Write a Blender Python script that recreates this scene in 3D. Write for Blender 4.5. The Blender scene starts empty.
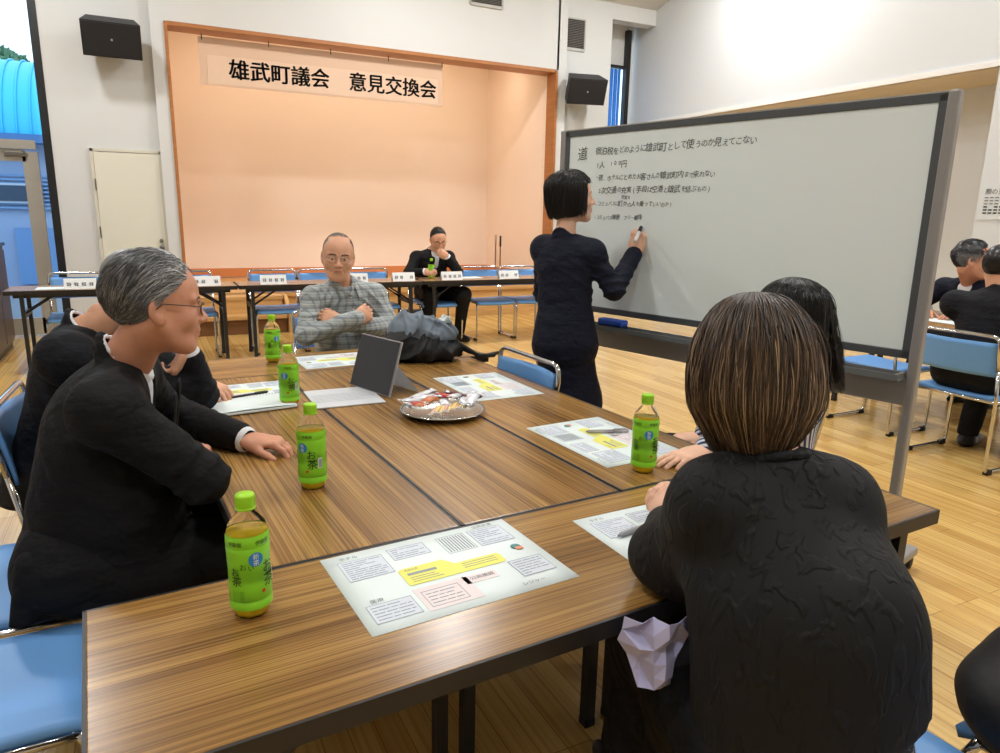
import bpy, bmesh, math, random
import numpy as np
from mathutils import Vector, Matrix
S = bpy.context.scene
COL = S.collection
PI = math.pi
rnd = random.Random(7)

# ---------------------------------------------------------------- materials
MATS = {}
def _n(nt, t, **kw):
    n = nt.nodes.new(t)
    for k, v in kw.items():
        if k in n.inputs: n.inputs[k].default_value = v
        else: setattr(n, k, v)
    return n
def mat(name, color, rough=.5, metal=0., spec=.5, trans=0., ior=1.45, emit=None, es=0., noise=None, bump=None, alpha=None, coat=0., sheen=0., sss=0.):
    """noise=(scale, amount, (sx,sy,sz)) varies the base colour; bump=(scale, strength, (sx,sy,sz), distance)."""
    if name in MATS: return MATS[name]
    m = bpy.data.materials.new(name); m.use_nodes = True
    nt = m.node_tree; b = nt.nodes['Principled BSDF']
    b.inputs['Base Color'].default_value = (*color, 1)
    b.inputs['Roughness'].default_value = rough; b.inputs['Metallic'].default_value = metal
    b.inputs['Specular IOR Level'].default_value = spec
    b.inputs['Transmission Weight'].default_value = trans; b.inputs['IOR'].default_value = ior
    b.inputs['Coat Weight'].default_value = coat
    b.inputs['Sheen Weight'].default_value = sheen
    if sss:
        b.inputs['Subsurface Weight'].default_value = sss; b.inputs['Subsurface Radius'].default_value = (1, .35, .2); b.inputs['Subsurface Scale'].default_value = .01
    if emit: b.inputs['Emission Color'].default_value = (*emit, 1); b.inputs['Emission Strength'].default_value = es
    if alpha is not None: b.inputs['Alpha'].default_value = alpha
    tc = _n(nt, 'ShaderNodeTexCoord')
    if noise:
        sc, am, st = noise
        mp = _n(nt, 'ShaderNodeMapping'); mp.inputs['Scale'].default_value = st
        nz = _n(nt, 'ShaderNodeTexNoise'); nz.inputs['Scale'].default_value = sc; nz.inputs['Detail'].default_value = 4
        rp = _n(nt, 'ShaderNodeValToRGB')
        rp.color_ramp.elements[0].position = .3; rp.color_ramp.elements[1].position = .7
        rp.color_ramp.elements[0].color = (*[max(0, c*(1-am)) for c in color], 1)
        rp.color_ramp.elements[1].color = (*[min(1, c*(1+am)) for c in color], 1)
        nt.links.new(tc.outputs['Object'], mp.inputs[0]); nt.links.new(mp.outputs[0], nz.inputs[0])
        nt.links.new(nz.outputs[0], rp.inputs[0]); nt.links.new(rp.outputs[0], b.inputs['Base Color'])
    if bump:
        sc, sg, st, ds = bump
        mp = _n(nt, 'ShaderNodeMapping'); mp.inputs['Scale'].default_value = st
        nz = _n(nt, 'ShaderNodeTexNoise'); nz.inputs['Scale'].default_value = sc; nz.inputs['Detail'].default_value = 3
        bp = _n(nt, 'ShaderNodeBump'); bp.inputs['Strength'].default_value = sg; bp.inputs['Distance'].default_value = ds
        nt.links.new(tc.outputs['Object'], mp.inputs[0]); nt.links.new(mp.outputs[0], nz.inputs[0])
        nt.links.new(nz.outputs[0], bp.inputs['Height']); nt.links.new(bp.outputs[0], b.inputs['Normal'])
    MATS[name] = m
    return m
def srgb(r, g, b):
    f = lambda c: (c/255/12.92) if c/255 <= .04045 else ((c/255+.055)/1.055)**2.4
    return (f(r), f(g), f(b))

def wood_laminate(name, axis, cols):
    """teak laminate, grain along the given local axis"""
    m = bpy.data.materials.new(name); m.use_nodes = True; nt = m.node_tree; b = nt.nodes['Principled BSDF']
    tc = _n(nt, 'ShaderNodeTexCoord'); L = nt.links.new
    def noi(al, ac, sc, det, dist=0):
        mp = _n(nt, 'ShaderNodeMapping'); mp.inputs['Scale'].default_value = (al, ac, 1) if axis == 'x' else (ac, al, 1)
        nz = _n(nt, 'ShaderNodeTexNoise'); nz.inputs['Scale'].default_value = sc; nz.inputs['Detail'].default_value = det; nz.inputs['Distortion'].default_value = dist
        L(tc.outputs['Object'], mp.inputs[0]); L(mp.outputs[0], nz.inputs[0]); return nz
    a = noi(.3, 9, 2.2, 5, .5); c = noi(.5, 95, 3.2, 4, .3); e = noi(.35, 42, 3, 3, .4)
    r = _n(nt, 'ShaderNodeValToRGB'); r.color_ramp.elements[0].position = .30; r.color_ramp.elements[1].position = .66
    r.color_ramp.elements[0].color = (*cols[0], 1); r.color_ramp.elements[1].color = (*cols[2], 1)
    k = r.color_ramp.elements.new(.46); k.color = (*cols[1], 1)
    L(a.outputs[0], r.inputs[0])
    r2 = _n(nt, 'ShaderNodeValToRGB'); r2.color_ramp.elements[0].position = .34; r2.color_ramp.elements[1].position = .56
    r2.color_ramp.elements[0].color = (.36, .28, .24, 1); r2.color_ramp.elements[1].color = (1, 1, 1, 1); L(c.outputs[0], r2.inputs[0])
    r3 = _n(nt, 'ShaderNodeValToRGB'); r3.color_ramp.elements[0].position = .36; r3.color_ramp.elements[1].position = .5
    r3.color_ramp.elements[0].color = (.62, .52, .46, 1); r3.color_ramp.elements[1].color = (1, 1, 1, 1); L(e.outputs[0], r3.inputs[0])
    mx = _n(nt, 'ShaderNodeMixRGB'); mx.blend_type = 'MULTIPLY'; mx.inputs[0].default_value = .8
    L(r.outputs[0], mx.inputs[1]); L(r2.outputs[0], mx.inputs[2])
    mx2 = _n(nt, 'ShaderNodeMixRGB'); mx2.blend_type = 'MULTIPLY'; mx2.inputs[0].default_value = .8
    L(mx.outputs[0], mx2.inputs[1]); L(r3.outputs[0], mx2.inputs[2]); L(mx2.outputs[0], b.inputs['Base Color'])
    b.inputs['Roughness'].default_value = .25; b.inputs['Specular IOR Level'].default_value = .55
    bp = _n(nt, 'ShaderNodeBump'); bp.inputs['Strength'].default_value = .05; bp.inputs['Distance'].default_value = .001
    L(c.outputs[0], bp.inputs['Height']); L(bp.outputs[0], b.inputs['Normal'])
    return m

def plank_floor():
    m = bpy.data.materials.new('maple_planks'); m.use_nodes = True; nt = m.node_tree; b = nt.nodes['Principled BSDF']; L = nt.links.new
    tc = _n(nt, 'ShaderNodeTexCoord')
    mp = _n(nt, 'ShaderNodeMapping'); mp.inputs['Rotation'].default_value = (0, 0, PI/2)
    br = _n(nt, 'ShaderNodeTexBrick'); br.inputs['Scale'].default_value = 1.0
    br.inputs['Brick Width'].default_value = 1.15; br.inputs['Row Height'].default_value = .073
    br.inputs['Mortar Size'].default_value = .0009; br.inputs['Bias'].default_value = 0.0
    br.inputs['Color1'].default_value = (*srgb(228, 192, 120), 1); br.inputs['Color2'].default_value = (*srgb(204, 162, 92), 1)
    br.inputs['Mortar'].default_value = (*srgb(120, 80, 40), 1); br.offset = .37; br.offset_frequency = 3
    L(tc.outputs['Object'], mp.inputs[0]); L(mp.outputs[0], br.inputs[0])
    m2 = _n(nt, 'ShaderNodeMapping'); m2.inputs['Scale'].default_value = (30, .35, 1)
    nz = _n(nt, 'ShaderNodeTexNoise'); nz.inputs['Scale'].default_value = 2.2; nz.inputs['Detail'].default_value = 5
    L(tc.outputs['Object'], m2.inputs[0]); L(m2.outputs[0], nz.inputs[0])
    rp = _n(nt, 'ShaderNodeValToRGB'); rp.color_ramp.elements[0].position = .36; rp.color_ramp.elements[1].position = .56
    rp.color_ramp.elements[0].color = (.78, .68, .56, 1); rp.color_ramp.elements[1].color = (1.0, 1.0, 1.0, 1)
    L(nz.outputs[0], rp.inputs[0])
    mx = _n(nt, 'ShaderNodeMixRGB'); mx.blend_type = 'MULTIPLY'; mx.inputs[0].default_value = .85
    L(br.outputs['Color'], mx.inputs[1]); L(rp.outputs[0], mx.inputs[2]); L(mx.outputs[0], b.inputs['Base Color'])
    b.inputs['Roughness'].default_value = .2; b.inputs['Specular IOR Level'].default_value = .5
    return m

# ---------------------------------------------------------------- objects
def tag(o, label=None, cat=None, group=None, kind=None):
    if label: o['label'] = label
    if cat: o['category'] = cat
    if group: o['group'] = group
    if kind: o['kind'] = kind
    return o
def empty(name, label, cat, loc=(0, 0, 0), rz=0, group=None, kind=None):
    o = bpy.data.objects.new(name, None); COL.objects.link(o); o.empty_display_size = .1
    o.location = loc; o.rotation_euler = (0, 0, rz)
    return tag(o, label, cat, group, kind)
def link(name, me, mats, parent=None, smooth=False, loc=None, rz=None, label=None):
    if not isinstance(mats, (list, tuple)): mats = [mats]
    if len(me.materials) == 0:
        for m in mats: me.materials.append(m)
    if smooth:
        me.polygons.foreach_set('use_smooth', [True]*len(me.polygons))
    o = bpy.data.objects.new(name, me); COL.objects.link(o)
    if parent: o.parent = parent
    if loc is not None: o.location = loc
    if rz is not None: o.rotation_euler = (0, 0, rz)
    if label: o['label'] = label
    return o
def copy_tree(o, parent=None):
    c = o.copy(); COL.objects.link(c)
    if parent: c.parent = parent
    for ch in list(o.children): copy_tree(ch, c)
    return c

class B:
    """mesh collector: every call adds one piece to the same mesh"""
    def __init__(s): s.bm = bmesh.new(); s.mi = 0
    def _fin(s, fs):
        for f in fs: f.material_index = s.mi
    def box(s, c, d, rot=None, bev=0.):
        v = bmesh.ops.create_cube(s.bm, size=1)['verts']
        M = Matrix.Translation(Vector(c)) @ (rot.to_4x4() if rot else Matrix.Identity(4)) @ Matrix.Diagonal((d[0], d[1], d[2], 1))
        bmesh.ops.transform(s.bm, matrix=M, verts=v)
        fs = {f for x in v for f in x.link_faces}
        s._fin(fs)
        if bev > 0:
            es = {e for x in v for e in x.link_edges}
            r = bmesh.ops.bevel(s.bm, geom=list(es)+list(v), offset=bev, segments=2, affect='EDGES', profile=.5)
            s._fin(r['faces'])
        return s
    def tube(s, pts, r, n=8, caps=True, closed=False):
        pts = [Vector(p) for p in pts]; N = len(pts); rs = r if isinstance(r, (list, tuple)) else [r]*N
        rings = []; prev = None
        for i, p in enumerate(pts):
            if closed: t = (pts[(i+1) % N]-pts[i-1])
            else: t = pts[min(i+1, N-1)]-pts[max(i-1, 0)]
            t.normalize()
            if prev is None:
                a = Vector((0, 0, 1)) if abs(t.z) < .9 else Vector((1, 0, 0)); u = t.cross(a).normalized()
            else:
                u = (prev-t*prev.dot(t)); u = u.normalized() if u.length > 1e-6 else t.orthogonal().normalized()
            prev = u; w = t.cross(u)
            rings.append([s.bm.verts.new(p+(u*math.cos(2*PI*k/n)+w*math.sin(2*PI*k/n))*rs[i]) for k in range(n)])
        fs = []
        for i in range(N if closed else N-1):
            a = rings[i]; b = rings[(i+1) % N]
            for k in range(n): fs.append(s.bm.faces.new((a[k], a[(k+1) % n], b[(k+1) % n], b[k])))
        if caps and not closed:
            fs.append(s.bm.faces.new(rings[0][::-1])); fs.append(s.bm.faces.new(rings[-1]))
        for f in fs: f.smooth = True
        s._fin(fs); return s
    def lathe(s, prof, n=32, c=(0, 0, 0), squash=None):
        rings = []
        for r, z in prof:
            if r < 1e-6: rings.append([s.bm.verts.new((c[0], c[1], c[2]+z))]*n)
            else: rings.append([s.bm.verts.new((c[0]+r*math.cos(2*PI*k/n), c[1]+r*math.sin(2*PI*k/n), c[2]+z)) for k in range(n)])
        fs = []
        for a, b in zip(rings, rings[1:]):
            for k in range(n):
                q = [a[k], a[(k+1) % n], b[(k+1) % n], b[k]]; u = []
                for v in q:
                    if v not in u: u.append(v)
                if len(u) > 2: fs.append(s.bm.faces.new(u))
        for f in fs: f.smooth = True
        s._fin(fs); return s
    def prism(s, outline, z0, z1, M=None):
        """outline in local XY, extruded z0..z1, then transformed"""
        M = M or Matrix.Identity(4)
        a = [s.bm.verts.new(M @ Vector((x, y, z0))) for x, y in outline]; b = [s.bm.verts.new(M @ Vector((x, y, z1))) for x, y in outline]
        n = len(a); fs = [s.bm.faces.new(a[::-1]), s.bm.faces.new(b)]
        for i in range(n): fs.append(s.bm.faces.new((a[i], a[(i+1) % n], b[(i+1) % n], b[i])))
        s._fin(fs); return s
    def quad(s, *p):
        f = s.bm.faces.new([s.bm.verts.new(Vector(q)) for q in p]); s._fin([f]); return s
    def grid(s, fn, nu, nv, thick=0.):
        V = [[s.bm.verts.new(Vector(fn(i/nu, j/nv))) for j in range(nv+1)] for i in range(nu+1)]; fs = []
        for i in range(nu):
            for j in range(nv): fs.append(s.bm.faces.new((V[i][j], V[i+1][j], V[i+1][j+1], V[i][j+1])))
        for f in fs: f.smooth = True
        s._fin(fs)
        if thick:
            bmesh.ops.recalc_face_normals(s.bm, faces=fs)
            r = bmesh.ops.solidify(s.bm, geom=fs, thickness=thick)
            s._fin([g for g in r['geom'] if isinstance(g, bmesh.types.BMFace)])
        return s
    def done(s, name, mats, parent=None, loc=None, rz=None, label=None, recalc=True):
        if recalc: bmesh.ops.recalc_face_normals(s.bm, faces=s.bm.faces)
        me = bpy.data.meshes.new(name); s.bm.to_mesh(me); s.bm.free()
        return link(name, me, mats, parent, False, loc, rz, label)

def text_mesh(body, size, extrude=0., offset=0., align='CENTER', shear=0.):
    cu = bpy.data.curves.new('t', 'FONT'); cu.body = body; cu.size = size; cu.extrude = extrude; cu.offset = offset
    cu.align_x = align; cu.align_y = 'CENTER'; cu.shear = shear; cu.resolution_u = 2
    o = bpy.data.objects.new('t', cu); COL.objects.link(o)
    dg = bpy.context.evaluated_depsgraph_get(); dg.update()
    me = bpy.data.meshes.new_from_object(o.evaluated_get(dg))
    bpy.data.objects.remove(o); bpy.data.curves.remove(cu); me.materials.clear()
    return me
def add_text(b, body, size, M, **kw):
    """puts text as faces into collector b, text plane = local XY of M"""
    me = text_mesh(body, size, **kw)
    n0 = len(b.bm.faces); b.bm.from_mesh(me); b.bm.faces.ensure_lookup_table()
    fs = b.bm.faces[n0:]; vs = {v for f in fs for v in f.verts}
    if callable(M):
        for v in vs: v.co = M(v.co)
    else: bmesh.ops.transform(b.bm, matrix=M, verts=list(vs))
    b._fin(fs); bpy.data.meshes.remove(me)

# ---------------------------------------------------------------- signed distance modelling
def V3(*a): return np.array(a, float)
def nrm(v): v = np.asarray(v, float); return v/np.linalg.norm(v)
class Field:
    def __init__(s, lo, hi, h):
        s.lo = np.array(lo, float); s.h = h
        n = np.ceil((np.array(hi)-s.lo)/h).astype(int)+1
        s.ax = [(s.lo[i]+h*np.arange(n[i])).astype(np.float32) for i in range(3)]
        s.d = np.full(n, .5, np.float32)
    def _sl(s, lo, hi, m):
        sl = []
        for i in range(3):
            a = int(np.searchsorted(s.ax[i], lo[i]-m)); b = int(np.searchsorted(s.ax[i], hi[i]+m)); sl.append(slice(max(a-1, 0), b+1))
        X = s.ax[0][sl[0]][:, None, None]; Y = s.ax[1][sl[1]][None, :, None]; Z = s.ax[2][sl[2]][None, None, :]
        return tuple(sl), X, Y, Z
    def op(s, lo, hi, fn, k, sub):
        sl, X, Y, Z = s._sl(lo, hi, k+3*s.h+.01)
        if X.size == 0 or Y.size == 0 or Z.size == 0: return s
        b = fn(X, Y, Z); a = s.d[sl]
        if sub:
            b = -b; hh = np.clip(k-np.abs(a-b), 0, None)/max(k, 1e-6); s.d[sl] = np.maximum(a, b)+hh*hh*k*.25
        else:
            hh = np.clip(k-np.abs(a-b), 0, None)/max(k, 1e-6); s.d[sl] = np.minimum(a, b)-hh*hh*k*.25
        return s
    def ell(s, c, r, M=None, k=.02, sub=False):
        c = np.asarray(c, float); r = np.asarray(r, float); R = np.eye(3) if M is None else np.asarray(M, float)  # columns = axes
        def fn(X, Y, Z):
            x, y, z = X-c[0], Y-c[1], Z-c[2]
            k0 = 0; k1 = 0
            for i in range(3):
                q = x*R[0, i]+y*R[1, i]+z*R[2, i]; k0 = k0+(q/r[i])**2; k1 = k1+(q/r[i]**2)**2
            k0 = np.sqrt(k0)+1e-9; return (k0*(k0-1)/(np.sqrt(k1)+1e-9)).astype(np.float32)
        m = r.max(); return s.op(c-m, c+m, fn, k, sub)
    def cap(s, p0, p1, r0, r1, flat=None, sc=1., k=.02, sub=False):
        p0 = np.asarray(p0, float); p1 = np.asarray(p1, float); ba = p1-p0; L2 = max((ba**2).sum(), 1e-9)
        nn = None if flat is None else nrm(flat)
        if nn is not None and L2 > 1e-8:
            nn = nn-ba*(nn@ba)/L2; nn = nrm(nn)
        def fn(X, Y, Z):
            x, y, z = X-p0[0], Y-p0[1], Z-p0[2]
            t = np.clip((x*ba[0]+y*ba[1]+z*ba[2])/L2, 0, 1)
            x, y, z = x-t*ba[0], y-t*ba[1], z-t*ba[2]
            if nn is not None:
                q = x*nn[0]+y*nn[1]+z*nn[2]; e = q*(1/sc-1)
                x, y, z = x+e*nn[0], y+e*nn[1], z+e*nn[2]
            return ((np.sqrt(x*x+y*y+z*z)-(r0+t*(r1-r0)))*(sc if nn is not None else 1)).astype(np.float32)
        m = max(r0, r1); return s.op(np.minimum(p0, p1)-m, np.maximum(p0, p1)+m, fn, k, sub)
    def half(s, p, n):
        """keep only the side opposite to n"""
        p = np.asarray(p, float); n = nrm(n)
        q = (s.ax[0][:, None, None]-p[0])*n[0]+(s.ax[1][None, :, None]-p[1])*n[1]+(s.ax[2][None, None, :]-p[2])*n[2]
        s.d = np.maximum(s.d, q.astype(np.float32)); return s
    def near_disp(s, fn):
        """adds fn(x,y,z) to the distance of the samples next to the surface"""
        i = np.nonzero(np.abs(s.d) < .03)
        P = [s.ax[a][i[a]] for a in range(3)]
        s.d[i] += fn(*P).astype(np.float32); return s
    def mesh(s, name='m'):
        d = s.d; n = np.array(d.shape)-1
        ins = (d < 0); c = np.zeros(n, np.int8)
        for o in [(a, b, e) for a in (0, 1) for b in (0, 1) for e in (0, 1)]:
            c += ins[o[0]:n[0]+o[0], o[1]:n[1]+o[1], o[2]:n[2]+o[2]]
        act = (c > 0) & (c < 8); ii = np.argwhere(act); idm = np.full(n, -1, np.int64); idm[act] = np.arange(len(ii))
        acc = np.zeros((len(ii), 3)); cnt = np.zeros(len(ii))
        for a in range(3):
            for u in (0, 1):
                for v in (0, 1):
                    o = [0, 0, 0]; o[(a+1) % 3] = u; o[(a+2) % 3] = v; o0 = np.array(o); o1 = o0.copy(); o1[a] = 1
                    A = d[tuple((ii+o0).T)]; Bv = d[tuple((ii+o1).T)]; m = (A < 0) != (Bv < 0)
                    t = np.where(m, A/np.where(m, A-Bv, 1), 0); p = np.repeat(o0[None, :].astype(float), len(ii), 0); p[:, a] = t
                    acc += p*m[:, None]; cnt += m
        co = (ii+acc/cnt[:, None])*s.h+s.lo
        quads = []
        for a in range(3):
            b1 = (a+1) % 3; b2 = (a+2) % 3
            sl0 = [slice(0, n[0]), slice(0, n[1]), slice(0, n[2])]; sl0[b1] = slice(1, n[b1]); sl0[b2] = slice(1, n[b2]); sl1 = list(sl0); sl1[a] = slice(1, n[a]+1)
            A = ins[tuple(sl0)]; Bv = ins[tuple(sl1)]
            for flip, m in ((0, A & ~Bv), (1, ~A & Bv)):
                e = np.argwhere(m)
                if not len(e): continue
                off = np.zeros(3, int); off[b1] = 1; off[b2] = 1; e = e+off
                def g(u, v):
                    q = e.copy(); q[:, b1] -= u; q[:, b2] -= v; return idm[tuple(q.T)]
                Q = np.stack([g(1, 1), g(0, 1), g(0, 0), g(1, 0)], 1)
                if flip: Q = Q[:, ::-1]
                quads.append(Q)
        Q = np.concatenate(quads)
        me = bpy.data.meshes.new(name); me.vertices.add(len(co)); me.vertices.foreach_set('co', co.ravel())
        me.loops.add(len(Q)*4); me.loops.foreach_set('vertex_index', Q.ravel().astype(np.int32))
        me.polygons.add(len(Q)); me.polygons.foreach_set('loop_start', np.arange(0, len(Q)*4, 4, dtype=np.int32))
        try: me.polygons.foreach_set('loop_total', np.full(len(Q), 4, np.int32))
        except Exception: pass
        me.polygons.foreach_set('use_smooth', np.ones(len(Q), bool)); me.update(); me.validate()
        return me
def mesh_co(me):
    a = np.empty(len(me.vertices)*3, np.float32); me.vertices.foreach_get('co', a); return a.reshape(-1, 3)
def paint(me, fn):
    """fn(face centres) -> material index per face"""
    c = np.empty(len(me.polygons)*3, np.float32); me.polygons.foreach_get('center', c); c = c.reshape(-1, 3)
    me.polygons.foreach_set('material_index', fn(c).astype(np.int32))
def join(meshes, name):
    bm = bmesh.new()
    for m in meshes: bm.from_mesh(m); bpy.data.meshes.remove(m)
    me = bpy.data.meshes.new(name); bm.to_mesh(me); bm.free(); return me
BAGX=.66; BAGY=-.79; EXPOSURE=-1.05; SKY=10.0; LAMP_W=165; STAGE_W=25
# ---------------------------------------------------------------- camera
cam = bpy.data.cameras.new('camera'); cam.sensor_width = 36; cam.lens = 703.63/1000*36; cam.clip_start = .05; cam.clip_end = 200
co_ = bpy.data.objects.new('camera', cam); COL.objects.link(co_); S.camera = co_
YAW, PITCH, ROLL = .4651, .2245, .0196
CAM = Vector((-.752, -1.344, 1.3755))
_f = Vector((math.sin(YAW)*math.cos(PITCH), math.cos(YAW)*math.cos(PITCH), -math.sin(PITCH))); _r = Vector((math.cos(YAW), -math.sin(YAW), 0)); _u = _r.cross(_f)
_r2 = _r*math.cos(ROLL)+_u*math.sin(ROLL); _u2 = -_r*math.sin(ROLL)+_u*math.cos(ROLL)
co_.matrix_world = Matrix(((_r2.x, _u2.x, -_f.x, CAM.x), (_r2.y, _u2.y, -_f.y, CAM.y), (_r2.z, _u2.z, -_f.z, CAM.z), (0, 0, 0, 1)))
S.view_settings.view_transform = 'Standard'; S.view_settings.look = 'None'; S.view_settings.gamma = 1; S.view_settings.use_curve_mapping = False
S.view_settings.exposure = EXPOSURE

# ---------------------------------------------------------------- materials
WALL = mat('painted_wall', srgb(214, 215, 213), .6, noise=(1.3, .02, (1, 1, 1)))
WALLR = mat('painted_wall_right', srgb(214, 218, 220), .55)
WARMWALL = mat('niche_wall_warm_tint', srgb(250, 232, 216), .55, noise=(.8, .02, (1, 1, 1)))  # white niche wall, with the warm stage light tinted into its base colour
DOORM = mat('cream_door_paint', srgb(224, 222, 206), .5)
BROWNWOOD = mat('orange_stained_wood', srgb(172, 112, 62), .4, noise=(3, .12, (1, 1, 14)))
STAGEWOOD = mat('stage_wood', srgb(206, 160, 100), .35, noise=(2.5, .15, (1, 12, 12)))
BLACKM = mat('black_metal', srgb(26, 27, 29), .4)
DARKGREY = mat('dark_grey_paint', srgb(52, 54, 58), .4)
ALUM = mat('aluminium_frame', srgb(176, 172, 164), .35, .4)
CHROME = mat('chrome_tube', srgb(205, 205, 205), .14, 1.)
WHITEP = mat('white_plaster', srgb(236, 236, 232), .6)
GLASS = mat('window_glass', (.86, .93, 1.), .02, trans=1., ior=1.02, spec=.3)

# ---------------------------------------------------------------- shell
YB = 7.6; XR = 6.15; XL = -5.5; YF = -6.5
def struct(name, b, m, parent=None, **k):
    o = b.done(name, m, parent, **k)
    if parent is None: o['kind'] = 'structure'
    return o
struct('floor', B().box((1.5, 1.0, -.05), (16.5, 15.5, .1)), plank_floor())
def prism_wall(pts, y0, y1):  # outline in XZ
    b = B(); b.prism(pts, y0, y1, Matrix(((1, 0, 0, 0), (0, 0, 1, 0), (0, 1, 0, 0), (0, 0, 0, 1)))); return b
HB = 5.2
# back wall with its openings: glass door (x<-1.62), stage opening, window bay
SX0, SX1, SZ0, SZ1 = -.345, 4.44, .42, 3.285
b = B()
b.box((-1.0, YB+.10, HB/2), (1.06, .2, HB))                     # pier with the small door
b.box((-.4575, YB+.06, HB/2), (.105, .28, HB)); b.box((-.392, YB+.06, (SZ1+.04)/2), (.026, .28, SZ1+.04))               # stage surround, left, set 4 cm proud
b.box(((SX0+SX1)/2, YB+.06, (SZ1+HB)/2+.02), (SX1-SX0+.12, .28, HB-SZ1-.04))
b.box(((SX1+.03+4.62)/2, YB+.06, HB/2), (4.62-SX1-.03, .28, HB))
b.box(((4.62+5.40)/2, YB+.10, HB/2), (.78, .2, HB))            # pier with vent and loudspeaker
b.box(((5.40+XR)/2, YB+.10, (4.10+HB)/2), (XR-5.40, .2, HB-4.10))
b.box(((5.40+XR)/2, YB+.55, .5), (XR-5.40, .1, 1.0)); 
b.box((5.36, YB+.4, 2.5), (.08, .4, 5))
struct('wall_back', b, WALL)
b = B(); b.box(((XL-1.66)/2, YB+.1, (3.9+HB)/2), (-1.66-XL, .2, HB-3.9)); b.box(((XL-3.6)/2, YB+.1, HB/2), (-3.6-XL, .2, HB)); struct('wall_back_left', b, WALL)
# stage niche
D2 = 9.62
b = B()
b.box(((SX0+SX1)/2, D2+.05, 2.1), (SX1-SX0+.2, .1, 3.5)); b.box((SX0-.05, (YB+.15+D2)/2, 2.1), (.1, D2-YB-.1, 3.5)); b.box((SX1+.05, (YB+.15+D2)/2, 2.1), (.1, D2-YB-.1, 3.5))
b.box(((SX0+SX1)/2, (YB+.2+D2)/2, 3.75), (SX1-SX0+.2, D2-YB-.1, .1))
struct('wall_stage_niche', b, WARMWALL)
b = B(); b.box(((SX0+SX1)/2, D2-.012, .50), (SX1-SX0, .024, .12)); b.box((SX1-.012, (YB+.25+D2)/2, .50), (.024, D2-YB-.3, .12)); b.box((SX0+.012, (YB+.25+D2)/2, .50), (.024, D2-YB-.3, .12))
struct('baseboard_stage', b, mat('orange_baseboard', srgb(214, 138, 84), .4))
b = B(); b.box(((SX0+SX1)/2, (YB-.02+D2)/2, .39), (SX1-SX0, D2-YB+.02, .06)); b.box(((SX0+SX1)/2, YB+.04, .18), (SX1-SX0, .06, .36))
struct('floor_stage', b, STAGEWOOD)
b = B()   # wooden frame round the stage opening
b.box((SX0-.017, YB+.05, (SZ0+SZ1)/2), (.034, .30, SZ1-SZ0+.06)); b.box((SX1+.016, YB+.05, (SZ1)/2), (.032, .33, SZ1+.04)); b.box(((SX0+SX1)/2, YB+.05, SZ1+.02), (SX1-SX0, .30, .04))
struct('trim_stage', b, BROWNWOOD)
st = empty('stage_steps', 'wooden steps leading up to the stage behind the left row of tables', 'steps', (0, 0, 0))
B().box((.02, 7.385, .385), (1.3, .25, .04)).done('tread', STAGEWOOD, st); B().box((.02, 7.16, .19), (1.3, .28, .04)).done('tread', STAGEWOOD, st)
B().box((.02, 7.28, .28), (1.28, .02, .18)).done('riser', STAGEWOOD, st); B().box((.02, 7.06, .085), (1.28, .02, .17)).done('riser', mat('riser_shade_tint', srgb(120, 80, 45), .5), st)  # lower riser: shadow under the tread is put into a darker wood colour
for sx in (-.66, .70):
    b = B(); b.prism([(7.51, 0), (7.0, 0), (7.0, .22), (7.27, .41), (7.51, .41)], sx-.02, sx+.02, Matrix(((0, 0, 1, 0), (1, 0, 0, 0), (0, 1, 0, 0), (0, 0, 0, 1)))); b.done('stringer', STAGEWOOD, st)
# right wall: upper bulkhead, shallow wood lined recess under it, white pier with the notice
b = B(); b.box((XR+.4, (YF+YB+.7)/2, (2.78+7.5)/2), (.8, YB+.7-YF, 7.5-2.78))
b.box((XR+.4, (2.68+YF)/2, 1.39), (.8, 2.68-YF, 2.78)); b.box((XR+.85, 5.2, 1.4), (.1, 6.4, 2.8))
b.box((XR+.1, (5.60+YB+.7)/2+.9, 1.39), (.2, YB+.7-5.60-1.8, 2.78))
struct('wall_right', b, WALLR)
struct('ceiling_recess_right', B().box((XR+.40, 5.1, 2.755), (.78, 4.8, .03)), mat('recess_soffit_wood', srgb(222, 206, 178), .5))
struct('trim_right', B().box((XR-.008, 5.15, 2.775), (.02, 4.95, .05)), WHITEP)
struct('wall_left', B().box((XL-.1, .5, 3.7), (.2, 14.5, 7.4)), WALL)
struct('wall_front', B().box((.5, YF-.1, 3.7), (13, .2, 7.4)), WALL)
b = B(); a = .25
b.prism([(YB+.7, 4.30-.17), (1.8, 5.75), (YF, 5.75), (YF, 5.9), (1.8, 5.9), (YB+.7, 4.45-.17)], XL-.2, XR+.6, Matrix(((0, 0, 1, 0), (1, 0, 0, 0), (0, 1, 0, 0), (0, 0, 0, 1))))
struct('ceiling', b, mat('ceiling_board', srgb(214, 212, 206), .7))

# small cream door in the pier
dd = B().box((-.845, YB-.012, .985), (.625, .03, 1.95)).done('door_1', DOORM); dd['kind'] = 'structure'
b = B(); b.box((-1.175, YB-.012, .985), (.03, .04, 2.01)); b.box((-.517, YB-.012, .985), (.03, .04, 2.01)); b.box((-.846, YB-.012, 1.98), (.69, .04, .03)); b.done('door_frame', mat('door_frame_paint', srgb(212, 208, 192), .5), dd)
for z, r in ((1.03, .020), (.955, .027)):
    b = B(); M = Matrix.Translation((-.575, YB-.03, z)) @ Matrix.Rotation(PI/2, 4, 'X'); b.lathe([(0, 0), (r, 0), (r, .02), (r*.7, .03), (0, .03)], 16); bmesh.ops.transform(b.bm, matrix=M, verts=b.bm.verts); b.done('door_lock' if r < .025 else 'door_handle', mat('brushed_steel', srgb(120, 118, 112), .35, .8), dd)
for z in (1.62, 1.12, .4): B().box((-1.165, YB-.035, z), (.012, .012, .12)).done('hinge', mat('brushed_steel', (0, 0, 0)), dd)

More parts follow.
